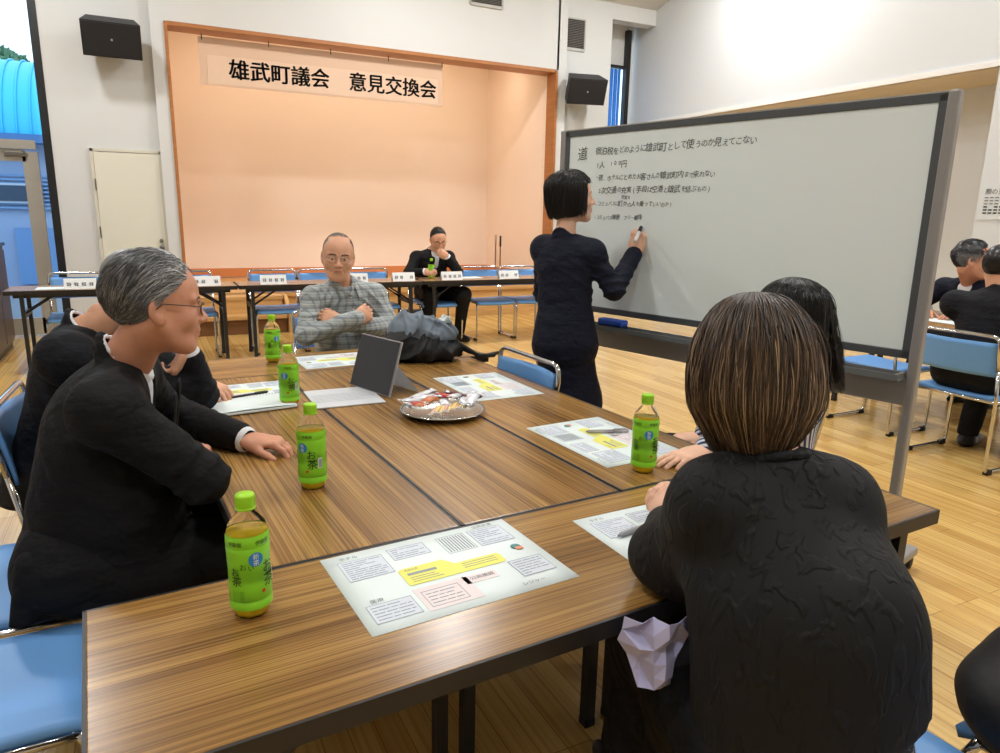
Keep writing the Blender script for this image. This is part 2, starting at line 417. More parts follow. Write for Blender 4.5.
# glazed entrance on the left
b = B(); b.box((-1.565, YB+.07, 2.0), (.075, .16, 3.9)); struct('trim_1', b, BLACKM)
gd = empty('door_2', None, None, kind='structure')
b = B()
b.box((-1.74, YB+.1, .98), (.14, .06, 1.90)); b.box((-2.82, YB+.1, .98), (.14, .06, 1.90)); b.box((-2.28, YB+.1, 1.885), (1.0, .06, .11)); b.box((-2.28, YB+.1, .11), (1.0, .06, .18))
b.done('door_frame', ALUM, gd)
B().box((-2.28, YB+.1, 1.01), (.96, .008, 1.66)).done('glass', GLASS, gd)
b = B(); b.box((-1.86, YB+.055, 1.90), (.2, .035, .045), bev=.004); b.box((-1.98, YB+.045, 1.945), (.34, .02, .012)); b.box((-1.80, YB+.04, 1.925), (.012, .02, .05)); b.done('door_closer', mat('brushed_steel', (0, 0, 0)), gd)
wn = B().box((-2.65, YB+.1, 2.0), (1.94, .07, .09)).box((-3.58, YB+.1, 2.95), (.05, .07, 1.9)).box((-2.65, YB+.1, 3.88), (1.94, .07, .05)).done('window_1', ALUM); wn['kind'] = 'structure'
B().box((-2.6, YB+.1, 2.95), (1.92, .008, 1.84)).done('glass', GLASS, wn)
B().box((-3.25, YB+.1, 1.0), (.66, .008, 1.95)).done('glass', GLASS, wn)
# high window in the bay at the right
w2 = B().box((5.98, YB+.42, 2.5), (.07, .09, 3.2)).box((5.69, YB+.42, 3.58), (.60, .06, .045)).done('window_2', BLACKM); w2['kind'] = 'structure'
B().box((5.69, YB+.46, 2.3), (.52, .01, 2.6)).done('glass', GLASS, w2)
B().box((5.69, YB+.48, 3.95), (.7, .05, .70)).done('wall_panel', WALL, w2)
b = B()
for i in range(11): b.tube([(5.45+i*.037, YB+.385+(.012 if i % 2 else -.012), 1.05), (5.45+i*.037, YB+.385+(.012 if i % 2 else -.012), 3.54)], .021, 8)
cu = b.done('window_curtain', mat('blue_curtain', srgb(60, 135, 225), .8)); tag(cu, 'bright blue gathered curtain hanging in the tall window above the whiteboard', 'curtain')
B().box((6.05, YB+.47, 2.6), (.10, .06, 3.2)).done('window_jamb', WALL, w2)

# air vents
def vent(x0, x1, z0, z1, label, yy=7.6):
    v = empty('air_vent', label, 'vent', ((x0+x1)/2, yy, (z0+z1)/2)); w = x1-x0; h = z1-z0
    b = B(); b.box((0, -.01, h/2), (w, .02, .02)); b.box((0, -.01, -h/2), (w, .02, .035)); b.box((-w/2, -.01, 0), (.02, .02, h)); b.box((w/2, -.01, 0), (.02, .02, h)); b.done('frame', mat('vent_frame', srgb(190, 188, 182), .5), v)
    B().box((0, -.002, 0), (w, .006, h)).done('backing', mat('vent_dark', srgb(60, 58, 56), .7), v)
    b = B()
    n = int(h/.022)
    for i in range(n): b.box((0, -.012, -h/2+.02+i*(h-.03)/n), (w-.03, .015, .006), Matrix.Rotation(.6, 3, 'X'))
    b.done('slats', mat('vent_slat', srgb(120, 118, 114), .5), v)
vent(4.60, 4.94, 3.63, 4.02, 'square grey louvred vent on the wall above the right loudspeaker')
vent(3.17, 3.62, 3.975, 4.22, 'wide vent cut off by the top edge of the picture above the stage', YB-.08)

# loudspeakers on brackets
def speaker(x, z, yaw, tilt, label):
    r = empty('wall_speaker', label, 'loudspeaker', (x, YB-.02, z))
    M = Matrix.Translation((0, -.26, -.04)) @ Matrix.Rotation(yaw, 4, 'Z') @ Matrix.Rotation(tilt, 4, 'X')
    def put(b, nm, m):
        bmesh.ops.transform(b.bm, matrix=M, verts=b.bm.verts); return b.done(nm, m, r)
    w, h, d = .53, .33, .27
    b = B(); b.prism([(-w/2, -d/2), (w/2, -d/2), (w/2-.05, d/2), (-w/2+.05, d/2)], -h/2, h/2); put(b, 'cabinet', mat('speaker_black', srgb(34, 35, 38), .55))
    put(B().box((0, -d/2-.006, 0), (w-.02, .014, h-.02), bev=.003), 'grille', mat('speaker_grille', srgb(28, 29, 32), .6, bump=(400, .4, (1, 1, 1), .002)))
    put(B().box((0, -d/2-.015, .005), (.018, .004, .02)), 'badge', mat('badge_silver', srgb(200, 200, 200), .3, .6))
    B().box((0, -.01, 0), (.1, .03, .16)).box((0, -.08, -.02), (.04, .16, .04)).done('bracket', BLACKM, r)
speaker(-.875, 3.10, math.radians(0), math.radians(22), 'black wall loudspeaker above the cream door, left of the stage')
speaker(4.80, 3.12, math.radians(-14), math.radians(24), 'black wall loudspeaker right of the stage, below the square vent')

# banner hung in the stage opening
bn = empty('stage_banner', 'long peach paper banner with black Japanese title hung at top of the stage', 'banner', (1.365, 7.66, 3.18))
bx0, bx1 = -.02, 2.83; wd = bx1-bx0
b = B(); b.box((0, 0, 0), (wd+.04, .004, .50)); b.done('banner_sheet', mat('banner_paper', srgb(218, 184, 156), .5), bn, loc=(0.04, 0, -.19))
B().box((.05, -.004, -.27), (wd-.1, .003, .30)).done('title_strip', mat('banner_strip', srgb(226, 194, 167), .5), bn)
b = B(); MX = lambda x, z: Matrix.Translation((x, -.008, z)) @ Matrix.Rotation(PI/2, 4, 'X')
[add_text(b, '雄武町議会　意見交換会', .228, MX(.15+dx, -.265+dz)) for dx, dz in ((0, 0), (.006, .003), (-.006, -.003), (.003, -.004))]; b.done('lettering', mat('black_lettering', srgb(20, 18, 18), .6), bn)
for i in range(5): B().tube([(-wd/2+.02+i*wd/4+.04, 0, .095), (-wd/2+.02+i*wd/4+.04, 0, .03)], .006, 6).done('hook', DARKGREY, bn)

# notice on the right wall
nb = B().box((XR-.004, 2.45, 1.58), (.006, .42, .31)).done('wall_notice', mat('notice_paper', srgb(214, 220, 222), .5)); tag(nb, 'printed paper notice taped on the white wall at the right edge', 'notice')
b = B(); RX = Matrix(((0, 0, -1, XR-.009), (-1, 0, 0, 2.62), (0, 1, 0, 1.67), (0, 0, 0, 1)))
add_text(b, '顔の見え', .055, RX, align='LEFT')
for i in range(6):
    for j in range(7):
        if rnd.random() < .85: b.box((XR-.0095, 2.60-j*.045, 1.62-i*.027), (.001, .032, .012 if i > 2 else .007))
b.done('print', mat('black_lettering', (0, 0, 0)), nb)

# ---------------------------------------------------------------- outdoors seen through the entrance
st_ = struct('ground_outside', B().box((-3, 16, -.12), (30, 16.0, .1)), mat('paving', srgb(120, 130, 140), .8))
hb = empty('building', 'building with bright blue barrel roof and ribbed wall seen through the glass door', 'building', (-6, 14.0, 0))
b = B(); b.box((0, 2.55, 1.2), (16, 5, 2.7)); b.done('wall', mat('outside_white_wall', srgb(150, 172, 205), .7), hb)
b = B()
for i in range(9): b.box((0, -.01, 1.35+i*.07), (16, .03, .03))
b.done('cladding', mat('outside_cladding', srgb(120, 160, 205), .6), hb)
b = B(); b.box((0, -.15, 2.52), (16.2, .4, .14)); b.done('eave', mat('outside_eave', srgb(80, 125, 180), .6), hb)
b = B()
R_ = 2.9
def rf(u, v):
    a = v*PI/2*1.15; return (-8+16*u, 2.6-2.75*math.cos(a), 2.45+1.72*math.sin(a))
b.grid(rf, 2, 24)
for i in range(76):
    x = -7.9+i*.21; b.tube([(x, 2.6-2.77*math.cos(a), 2.45+1.74*math.sin(a)) for a in np.linspace(0, 1.8, 14)], .018, 4)
b.done('roof', mat('cyan_metal_roof', srgb(60, 190, 232), .45), hb)
for i in range(5):
    w = B().box((1.5+i*.9, -.03, 1.6), (.78, .05, .34)).done('window', mat('outside_window_frame', srgb(190, 205, 220), .5), hb); B().box((1.5+i*.9, -.06, 1.6), (.70, .02, .27)).done('pane', mat('outside_pane', srgb(70, 85, 105), .2), w)
B().box((2.1, -.02, .45), (1.3, .06, 1.1)).done('shutter', mat('outside_dark', srgb(50, 80, 140), .5), hb)
B().box((4.0, -.02, .5), (1.6, .05, 1.0)).done('wall_panel', mat('outside_panel', srgb(110, 150, 200), .5), hb)
def foliage(name, label, c, r, n, seed):
    t = empty(name, label, 'tree', (c[0], c[1], 0)); g = random.Random(seed); b = B()
    for i in range(n):
        d = Vector((g.gauss(0, 1), g.gauss(0, 1), g.gauss(0, 1))).normalized()*(r*(.55+.45*g.random())); p = Vector((0, 0, c[2]))+Vector((d.x*1.3, d.y, d.z*.8)); s = .16+.1*g.random()
        q = Vector((g.gauss(0, 1), g.gauss(0, 1), g.gauss(0, 1))).normalized(); w = q.orthogonal().normalized(); b.quad(p+q*s, p+w*s*.6, p-q*s, p-w*s*.6)
    b.done('crown', mat('tree_leaves', srgb(92, 130, 96), .7, noise=(1.5, .4, (1, 1, 1))), t, recalc=False)
    B().tube([(0, 0, 0), (0, 0, c[2]-r*.4), (.1, 0, c[2])], [.25, .18, .06], 8).done('trunk', mat('tree_bark', srgb(80, 66, 52), .9), t)
foliage('leafy_tree', 'leafy green tree behind the blue roof outside', (-4.6, 25, 4.9), 1.25, 4200, 1)
foliage('leafy_tree', 'second green tree behind the roof, cut by the left edge', (-11.3, 27, 5.0), 1.6, 5200, 2)

# dark brown cabinet at the left edge
cb = empty('wooden_cabinet', 'dark brown wooden cabinet at the left edge beside the glass door', 'cabinet', (-2.30, 6.60, 0))
dk = mat('dark_brown_wood', srgb(74, 50, 40), .35, noise=(2, .2, (1, 1, 10)))
B().box((0, 0, .53), (.60, 1.0, .94), bev=.01).done('body', dk, cb); B().box((0, 0, .03), (.56, .96, .06)).done('plinth', BLACKM, cb); B().box((0, 0, 1.015), (.64, 1.04, .03), bev=.006).done('top', mat('cabinet_top', srgb(40, 34, 34), .25), cb)
B().box((.305, -.24, .53), (.012, .46, .86)).done('door', dk, cb); B().box((.305, .24, .53), (.012, .46, .86)).done('door', dk, cb)

# ---------------------------------------------------------------- lights
w = bpy.data.worlds.new('sky'); S.world = w; w.use_nodes = True; nt = w.node_tree; bg = nt.nodes['Background']
sky = nt.nodes.new('ShaderNodeTexSky'); sky.sky_type = 'HOSEK_WILKIE'; sky.turbidity = 4; sky.sun_direction = Vector((-.4, -.5, .75)).normalized(); sky.ground_albedo = .3
mxw = nt.nodes.new('ShaderNodeMixRGB'); mxw.inputs[0].default_value = .55; mxw.inputs[2].default_value = (.50, .62, .72, 1); nt.links.new(sky.outputs[0], mxw.inputs[1]); nt.links.new(mxw.outputs[0], bg.inputs[0]); bg.inputs[1].default_value = SKY
LAMPM = mat('lamp_diffuser', (1, 1, 1), .5, emit=(1, 1, 1), es=4)
k = 0
for (x, y) in [(-1.9, 5.5), (2.1, 5.5), (5.3, 5.2), (-1.9, 1.6), (2.1, 1.6), (5.3, 1.6), (-1.9, -2.6), (2.1, -2.6), (5.3, -2.6)]:
    z = 4.45+.25*(YB-y) if y > 2 else 5.70
    z -= .25
    h = empty('ceiling_downlight', 'round ceiling downlight, one of the hall lamps in rows overhead', 'lamp', (x, y, z), group='ceiling downlights of the hall')
    B().lathe([(0, .30), (.22, .29), (.29, .05), (.32, 0), (.31, 0), (.30, .03), (0, .04)], 24).done('housing', ALUM, h)
    B().lathe([(0, .02), (.29, .02), (.29, .012), (0, .012)], 24).done('diffuser', LAMPM, h)
    l = bpy.data.lights.new('downlight', 'AREA'); l.shape = 'DISK'; l.size = .55; l.energy = LAMP_W*(1.0 if y > 3 else .9); l.color = (.985, .995, 1.0)
    o = bpy.data.objects.new('downlight', l); COL.objects.link(o); o.location = (x, y, z-.01)
# stage lamps: warm strip behind the top of the opening
for x in (.6, 2.05, 3.5):
    l = bpy.data.lights.new('stage_light', 'AREA'); l.shape = 'RECTANGLE'; l.size = 1.2; l.size_y = .15; l.energy = STAGE_W; l.color = (1, .84, .66)
    o = bpy.data.objects.new('stage_light', l); COL.objects.link(o); o.location = (x, YB+.9, 3.62); o.rotation_euler = (math.radians(20), 0, 0)
    h = B().box((x, YB+.9, 3.66), (1.25, .2, .05)).done('stage_lamp', WHITEP); tag(h, 'strip lamp housing fixed under the stage ceiling', 'lamp', 'strip lamps over the stage')
# ---------------------------------------------------------------- tables
TR = .06
def T(x, y, z=0.): return Vector((math.cos(TR)*x-math.sin(TR)*y, math.sin(TR)*x+math.cos(TR)*y, z))
teak = (srgb(120, 88, 46), srgb(155, 116, 62), srgb(177, 138, 78))
TOPX = wood_laminate('teak_laminate_x', 'x', teak)
EDGE = mat('table_edge_band', srgb(36, 33, 32), .4)
LEGM = mat('table_leg_black', srgb(34, 35, 38), .4)
TIPM = mat('chrome_tube', (0, 0, 0))
def table(name, label, L, W, loc, rz, group=None, legs=True, top=None, edge=None, li=.16):
    t = empty(name, label, 'table', loc, rz, group)
    b = B(); b.box((0, 0, .688), (L-.009, W-.009, .024), bev=.002); b.done('tabletop', top or TOPX, t)
    b = B(); e = .0345
    b.box((0, W/2-.002, (.6995-.01725)), (L, .006, e)); b.box((0, -W/2+.002, (.6995-.01725)), (L, .006, e)); b.box((L/2-.002, 0, (.6995-.01725)), (.006, W, e)); b.box((-L/2+.002, 0, (.6995-.01725)), (.006, W, e)); b.done('edge_band', edge or EDGE, t)
    b = B(); b.box((0, W/2-.05, .655), (L-.12, .03, .035)); b.box((0, -W/2+.05, .655), (L-.12, .03, .035)); b.done('apron_rail', LEGM, t)
    for s in (-1, 1):
        x = s*(L/2-li)
        for q in (-1, 1):
            y = q*(W/2-.035)
            b = B(); b.box((x, y, .34), (.03, .03, .64)); lg = b.done('leg', LEGM, t)
            B().box((x, y, .012), (.034, .034, .024), bev=.003).done('foot_cap', BLACKM, lg)
        B().box((x, 0, .49), (.022, W-.09, .045)).done('crossbar', LEGM, t)
        for q in (-1, 1):
            b = B(); b.tube([(x, q*(W/2-.08), .50), (x-s*.22, q*(W/2-.08), .645)], .010, 6); b.done('brace', LEGM, t)
    return t
def ttab(label, L, W, x, y, rz90=False, **k): return table('folding_table', label, L, W, T(x, y), TR+(PI/2 if rz90 else 0), **k)
ttab('nearest long teak folding table, set crosswise, carrying the closest tea bottle', 1.8, .45, 0, -.2265, li=.10)
ttab('teak folding table on the left of the group, under the spiral notebook', 1.70, .446, -.393, .852, True, li=.04)
ttab('middle teak folding table of the group, under the tablet and snack tray', 1.70, .446, .057, .852, True, li=.04)
ttab('teak folding table on the right of the group, beside the standing woman', 1.70, .446, .509, .852, True, li=.04)
ttab('far crosswise teak folding table under the backpack', 1.8, .42, -.06, 1.917)
BEI = wood_laminate('pale_laminate_x', 'x', (srgb(150, 110, 80), srgb(188, 150, 112), srgb(200, 165, 128)))
for i, (x, lab) in enumerate(((-.915, 'long folding table nearest the glass door in the row before the stage'), (.90, 'middle folding table of the row before the stage'), (2.715, 'folding table of the row before the stage, behind the standing woman'))):
    table('folding_table', lab, 1.8, .45, (x, 5.785, 0), 0, 'folding tables in the row before the stage', top=BEI, li=.12)
table('folding_table', 'folding table at the right edge, seen past the whiteboard post', 1.8, .45, (4.23, 1.5, 0), PI/2, li=.10)
table('folding_table', 'second folding table at the right, behind the one past the whiteboard', 1.8, .45, (4.69, 1.5, 0), PI/2, li=.12)

# ---------------------------------------------------------------- chairs
BLUE = mat('blue_vinyl', srgb(104, 158, 218), .42, noise=(3, .04, (1, 1, 1)))
BLUE2 = mat('blue_seat_pan', srgb(150, 190, 232), .4)
RUB = mat('rubber_foot', srgb(24, 22, 22), .6)
def arc(p, c, q, n=6):
    p, c, q = Vector(p), Vector(c), Vector(q); return [(p*(1-t)**2+c*2*t*(1-t)+q*t*t) for t in np.linspace(0, 1, n)]
def make_chair(label, loc, rz, group=None):
    """chair faces local +Y, origin on the floor"""
    r = empty('stacking_chair', label, 'chair', loc, rz, group)
    hw = .235; yb, yf = -.20, .20
    def side(s):
        return [(s*hw, yf-.015, .425)]
    for s in (-1, 1):
        b = B(); x = s*hw
        pts = [Vector((x, yf-.02, .425))]+arc((x, yf, .38), (x, yf+.01, .36), (x, yf+.005, .33), 3)+[Vector((x, yf+.0, .06))]+arc((x, yf, .05), (x, yf, .015), (x, yf-.04, .015), 5)+arc((x, yb+.04, .015), (x, yb, .015), (x, yb, .05), 5)+[Vector((x, yb-.005, .42)), Vector((x, yb-.035, .60))]
        b.tube(pts, .0105, 8); b.done('side_frame', CHROME, r)
    top = [Vector((-hw, yb-.035, .60)), Vector((-hw, yb-.06, .72))]+arc((-hw, yb-.06, .745), (-hw, yb-.065, .79), (-hw+.05, yb-.065, .79), 6)+arc((hw-.05, yb-.065, .79), (hw, yb-.065, .79), (hw, yb-.06, .745), 6)+[Vector((hw, yb-.06, .72)), Vector((hw, yb-.035, .60))]
    B().tube(top, .0105, 8).done('back_frame', CHROME, r)
    b = B(); b.tube([(-hw, yf-.03, .418), (hw, yf-.03, .418)], .009, 8); b.tube([(-hw, yb, .418), (hw, yb, .418)], .009, 8)
    for s in (-1, 1): b.tube([(s*hw, yb, .42), (s*hw, yf-.02, .42)], .009, 8)
    b.done('seat_frame', CHROME, r)
    def seat(u, v):
        x = -hw+.008+(2*hw-.016)*u; y = yb+.015+(yf+.015-yb)*v; z = .445-.012*math.sin(PI*u)*.6-.03*max(0, v-.8)**2*20
        return (x, y, z)
    B().grid(seat, 12, 14, .022).done('seat', BLUE, r)
    def back(u, v):
        x = -hw+.012+(2*hw-.024)*u; z = .565+.185*v; y = yb-.028-.032*(v)-.035*math.sin(PI*u)
        return (x, y, z)
    B().grid(back, 14, 8, .016).done('backrest', BLUE, r)
    for s in (-1, 1):
        for y in (yb+.035, yf-.035): B().box((s*hw, y, .013), (.028, .05, .026), bev=.004).done('foot_cap', RUB, r)
    return r
CH = make_chair('blue chair at the left end of the nearest table, only its empty seat in view', (-1.12, .19, 0), -PI/2+.03)
def chair(label, x, y, rz, group=None):
    c = copy_tree(CH); c.location = (x, y, 0); c.rotation_euler = (0, 0, rz); c['label'] = label
    if group: c['group'] = group
    return c
chair('blue chair under the man with grey hair and glasses', -1.10, .68, -PI/2)
chair('blue chair with chrome back at the left edge, under the man whose face is hidden', -.92, 1.26, -PI/2-.05)
chair('blue chair under the man in the plaid shirt', .25, 2.74, PI)
chair('empty blue chair tucked under the table beside the standing woman', .43, 1.25, PI/2+TR)
chair('blue chair beyond the far left table corner, partly hidden by the grey haired man', -.75, 2.60, PI+.1)
chair('blue chair under the woman in the black sweater', .275, -.79, .08)
chair('blue chair under the woman in the striped shirt', 1.00, .43, .30)
chair('blue chair under the black bag at the bottom right corner', .83, -.90, .05)
G1 = 'chairs in the row before the stage'
for x, lab in ((-1.32, 'blue chair in the stage row behind the leftmost name card'), (-.42, 'blue chair in the stage row next left of the gap between tables'), (.40, 'empty blue chair behind a name card, just right of the gap between tables'), (.89, 'blue chair in the stage row behind the left shoulder edge of the man in plaid'), (1.38, 'blue chair in the stage row just right of the head of the man in plaid'), (2.09, 'blue chair under the man with the tea bottle before the stage'), (2.74, 'empty blue chair just right of the man with the tea bottle'), (3.24, 'second empty blue chair right of the man with the tea bottle'), (3.80, 'blue chair of the stage row mostly hidden behind the standing woman')):
    chair(lab, x, 5.95, PI, G1)
chair('blue chair under the man in black seen from behind at the right edge', 3.575, 1.02, -PI/2)
chair('blue chair seen below the whiteboard, in front of the right folding table', 3.74, 1.73, -PI/2)
chair('blue chair under the man in a navy suit at the far right', 5.20, 1.75, PI/2)

CH.scale = (.82, 1, 1)
# ---------------------------------------------------------------- whiteboard
PR = Vector((1.69, .19, 0)); PL = Vector((1.24, 1.94, 0))
wl = (PR-PL).length; ang = math.atan2(PR.y-PL.y, PR.x-PL.x)
wb = empty('whiteboard', 'large wheeled whiteboard with handwritten Japanese notes in black marker', 'whiteboard', tuple((PR+PL)/2), ang)
# local x runs left post -> right post, local -y faces the camera
GREYF = mat('board_frame_dark', srgb(84, 88, 92), .35, .3); GREYP = mat('board_stand_grey', srgb(150, 148, 146), .4, .3); BOARDM = mat('board_enamel', srgb(236, 246, 246), .28, spec=.4)
H0, H1 = .905, 1.80; hw = wl/2
B().box((0, 0, (H0+H1)/2), (2*hw-.10, .022, H1-H0-.04)).done('writing_surface', BOARDM, wb)
b = B(); w_ = 2*hw-.055
for z in (H0+.012, H1-.012): b.box((0, 0, z), (w_, .034, .03), bev=.003)
for x in (-w_/2+.014, w_/2-.014): b.box((x, 0, (H0+H1)/2), (.03, .034, H1-H0), bev=.003)
b.done('board_frame', GREYF, wb)
b = B()
for x in (-w_/2-.001, w_/2+.001): b.box((x, 0, (H0+H1)/2), (.006, .036, H1-H0+.004))
b.box((0, 0, H1+.005), (w_, .036, .005)); b.done('frame_trim', ALUM, wb)
for x in (-hw+.012, hw-.012):
    p = B().box((x, 0, (.05+H1+.01)/2), (.035, .045, H1-.04), bev=.008).done('post', GREYP, wb)
    B().box((x-(.02 if x > 0 else -.02), 0, 1.0), (.03, .018, .03)).done('hinge_bolt', BLACKM, p)
    f = B().box((x, 0, .075), (.05, .58, .04), bev=.012).done('foot', GREYP, wb)
    for y in (-.26, .26):
        c = B(); c.lathe([(0, -.012), (.026, -.012), (.028, 0), (.026, .012), (0, .012)], 16); bmesh.ops.transform(c.bm, matrix=Matrix.Translation((x, y, .028)) @ Matrix.Rotation(PI/2, 4, 'Y'), verts=c.bm.verts); c.done('caster', RUB, f)
b = B(); b.box((0, 0, .780), (2*hw-.05, .03, .10), bev=.004); b.done('lower_beam', GREYP, wb)
b = B(); b.box((0, -.05, .833), (2*hw-.06, .085, .006)); b.box((0, -.092, .843), (2*hw-.06, .006, .022)); b.box((0, -.012, .843), (2*hw-.06, .006, .022)); b.box((hw-.36, -.05, .843), (.012, .085, .022)); b.box((hw-.04, -.05, .843), (.012, .085, .022)); b.done('pen_tray', mat('pen_tray_grey', srgb(120, 124, 126), .35, .3), wb)
er = empty('board_eraser', 'blue whiteboard eraser on the pen tray behind the standing woman', 'eraser', tuple((PR+PL)/2), ang)
B().box((-.47, -.05, .872), (.15, .06, .03), bev=.008).done('handle', mat('eraser_blue', srgb(40, 90, 205), .4), er); B().box((-.47, -.05, .847), (.145, .058, .02)).done('felt_pad', mat('eraser_felt', srgb(50, 60, 90), .9), er)
# handwriting
INK = mat('marker_ink', srgb(62, 68, 70), .6)
def write(s, x, z, size, slope=0., nm='handwriting', gap=.93):
    b = B(); g = random.Random(len(s)*13+int(x*100)); cx = x
    for ch in s:
        sz = size*(.92+.2*g.random())*(1.0 if ord(ch) > 0x4e00 else .82)
        if ch != ' ':
            M = Matrix.Translation((cx, -.0125, z+slope*(cx-x)+g.uniform(-.004, .004))) @ Matrix.Rotation(PI/2, 4, 'X') @ Matrix.Rotation(g.uniform(-.08, .12), 4, 'Z')
            add_text(b, ch, sz, M, shear=.12)
        cx += sz*gap
    b.done(nm, INK, wb, recalc=False)
X0 = -hw
write('道', X0+.145, 1.685, .062)
write('宿泊税をどのように雄武町として使うのか見えてこない', X0+.25, 1.69, .041, .006)
write('1人 100円', X0+.25, 1.63, .034)
write('・夜、ホテルにとめたお客さんが雄武町内まで来れない', X0+.25, 1.565, .0325, .004)
write('2次交通の充実(手段は空港と雄武を結ぶもの)', X0+.27, 1.505, .034, .003)
write('充実を', X0+.42, 1.475, .020)
write('・コミュバスに町外の人も乗っていいのか?', X0+.25, 1.440, .029)
write('・コミュバス増便 フリー乗降', X0+.25, 1.378, .026)
# ---------------------------------------------------------------- printed sheets
PAPER = mat('sheet_paper', srgb(228, 240, 240), .5); PRINTM = mat('print_grey', srgb(148, 156, 168), .6); YEL = mat('print_yellow', srgb(236, 234, 118), .55)
PRDK = mat('print_dark', srgb(92, 98, 104), .6); PRLT = mat('print_tint', srgb(214, 222, 232), .6); PRPK = mat('print_pink', srgb(234, 224, 224), .6); PRTEAL = mat('print_teal', srgb(90, 150, 150), .6); PRCOR = mat('print_coral', srgb(232, 150, 120), .6)
def sheet_mesh():
    """A3 landscape, local x right, y away from reader"""
    b = B(); b.grid(lambda u, v: ((u-.5)*.42, (v-.5)*.297, .0012*math.sin(PI*u)*v), 8, 6, .0003)
    def rect(x0, y0, x1, y1, mi, z=.0017): b.mi = mi; b.box(((x0+x1)/2, (y0+y1)/2, z), (x1-x0, y1-y0, .0004))
    def frame(x0, y0, x1, y1, rows, t=.0007, fill=None):
        if fill is not None: rect(x0, y0, x1, y1, fill, .0013)
        for q in ((x0, y0, x1, y0+t), (x0, y1-t, x1, y1), (x0, y0, x0+t, y1), (x1-t, y0, x1, y1)): rect(*q, 1)
        h = (y1-y0)/(rows+1); g = random.Random(int(x0*1e4)+rows)
        for i in range(rows):
            y = y1-h*(i+1); x = x0+.006
            while x < x1-.012:
                l = min(g.uniform(.008, .03), x1-.006-x); rect(x, y-.0009, x+l, y+.0009, 1); x += l+.003
                if g.random() < .08: break
    frame(-.185, .035, -.095, .115, 9, fill=3); frame(-.08, .075, .0, .125, 5, fill=3); frame(-.19, -.12, -.105, -.06, 5, fill=3); rect(-.095, -.125, .015, -.045, 4, .0012); frame(-.085, -.115, -.01, -.06, 4)
    frame(.03, .05, .095, .125, 0)
    for i in range(9): rect(.036+i*.0065, .055, .0385+i*.0065, .12, 1)
    frame(.105, .05, .185, .125, 8, fill=3); frame(.115, -.10, .19, -.035, 6, fill=3)
    rect(.005, -.075, .075, -.047, 4, .0012)
    b.mi = 2; b.prism([(-.09, -.03), (.112, -.03), (.118, -.024), (.118, .004), (.112, .010), (.02, .010), (.004, .036), (-.086, .036), (-.092, .030), (-.092, -.024)], .0014, .0018)
    b.mi = 5
    def tx(s, x, y, sz): add_text(b, s, sz, Matrix.Translation((x, y, .0022)), align='LEFT')
    tx('ホテル', -.178, .127, .013); tx('公共交通', .125, .135, .012); tx('医療', -.178, -.05, .013); tx('公共施設', .018, -.06, .013); tx('レジャー', .095, -.125, .013); tx('町民の声', -.08, .026, .007)
    rect(-.08, .006, -.02, .014, 1, .0021)
    for i in range(3): rect(-.08, -.004-i*.008, -.03+i*.006, -.0025-i*.008, 1, .0021); rect(.03, .0-i*.008, .105, .0012-i*.008, 1, .0021)
    b.mi = 6; b.lathe([(0, .0019), (.011, .0019), (.011, .0023), (0, .0023)], 14, c=(.165, .015, 0)); b.mi = 7; b.box((.168, .006, .0024), (.016, .012, .0005))
    bmesh.ops.recalc_face_normals(b.bm, faces=b.bm.faces); me = bpy.data.meshes.new('printed_sheet'); b.bm.to_mesh(me); b.bm.free()
    for m in (PAPER, PRINTM, YEL, PRLT, PRPK, PRDK, PRTEAL, PRCOR): me.materials.append(m)
    return me
SHM = sheet_mesh(); TZ = .7004
def rT(p): return (p[0], p[1])
def sheet(label, x, y, rz):
    o = bpy.data.objects.new('printed_sheet', SHM); COL.objects.link(o); o.location = (x, y, TZ); o.rotation_euler = (0, 0, rz); return tag(o, label, 'paper')
sheet('printed A3 sheet with yellow box, closest to the viewer beside the tea bottle', -.272, -.176, .07)
sheet('printed sheet under the hands and grey pen of the woman in black', .283, -.232, .02)
sheet('printed sheet with a clear pen on it, left of the bottle by the striped sleeve', .479, .389, PI/2+.07)
sheet('printed sheet on the right table in front of the standing woman', .448, 1.170, PI/2+.03)
sheet('printed sheet on the far table in front of the man in the plaid shirt', .045, 1.895, PI+.05)

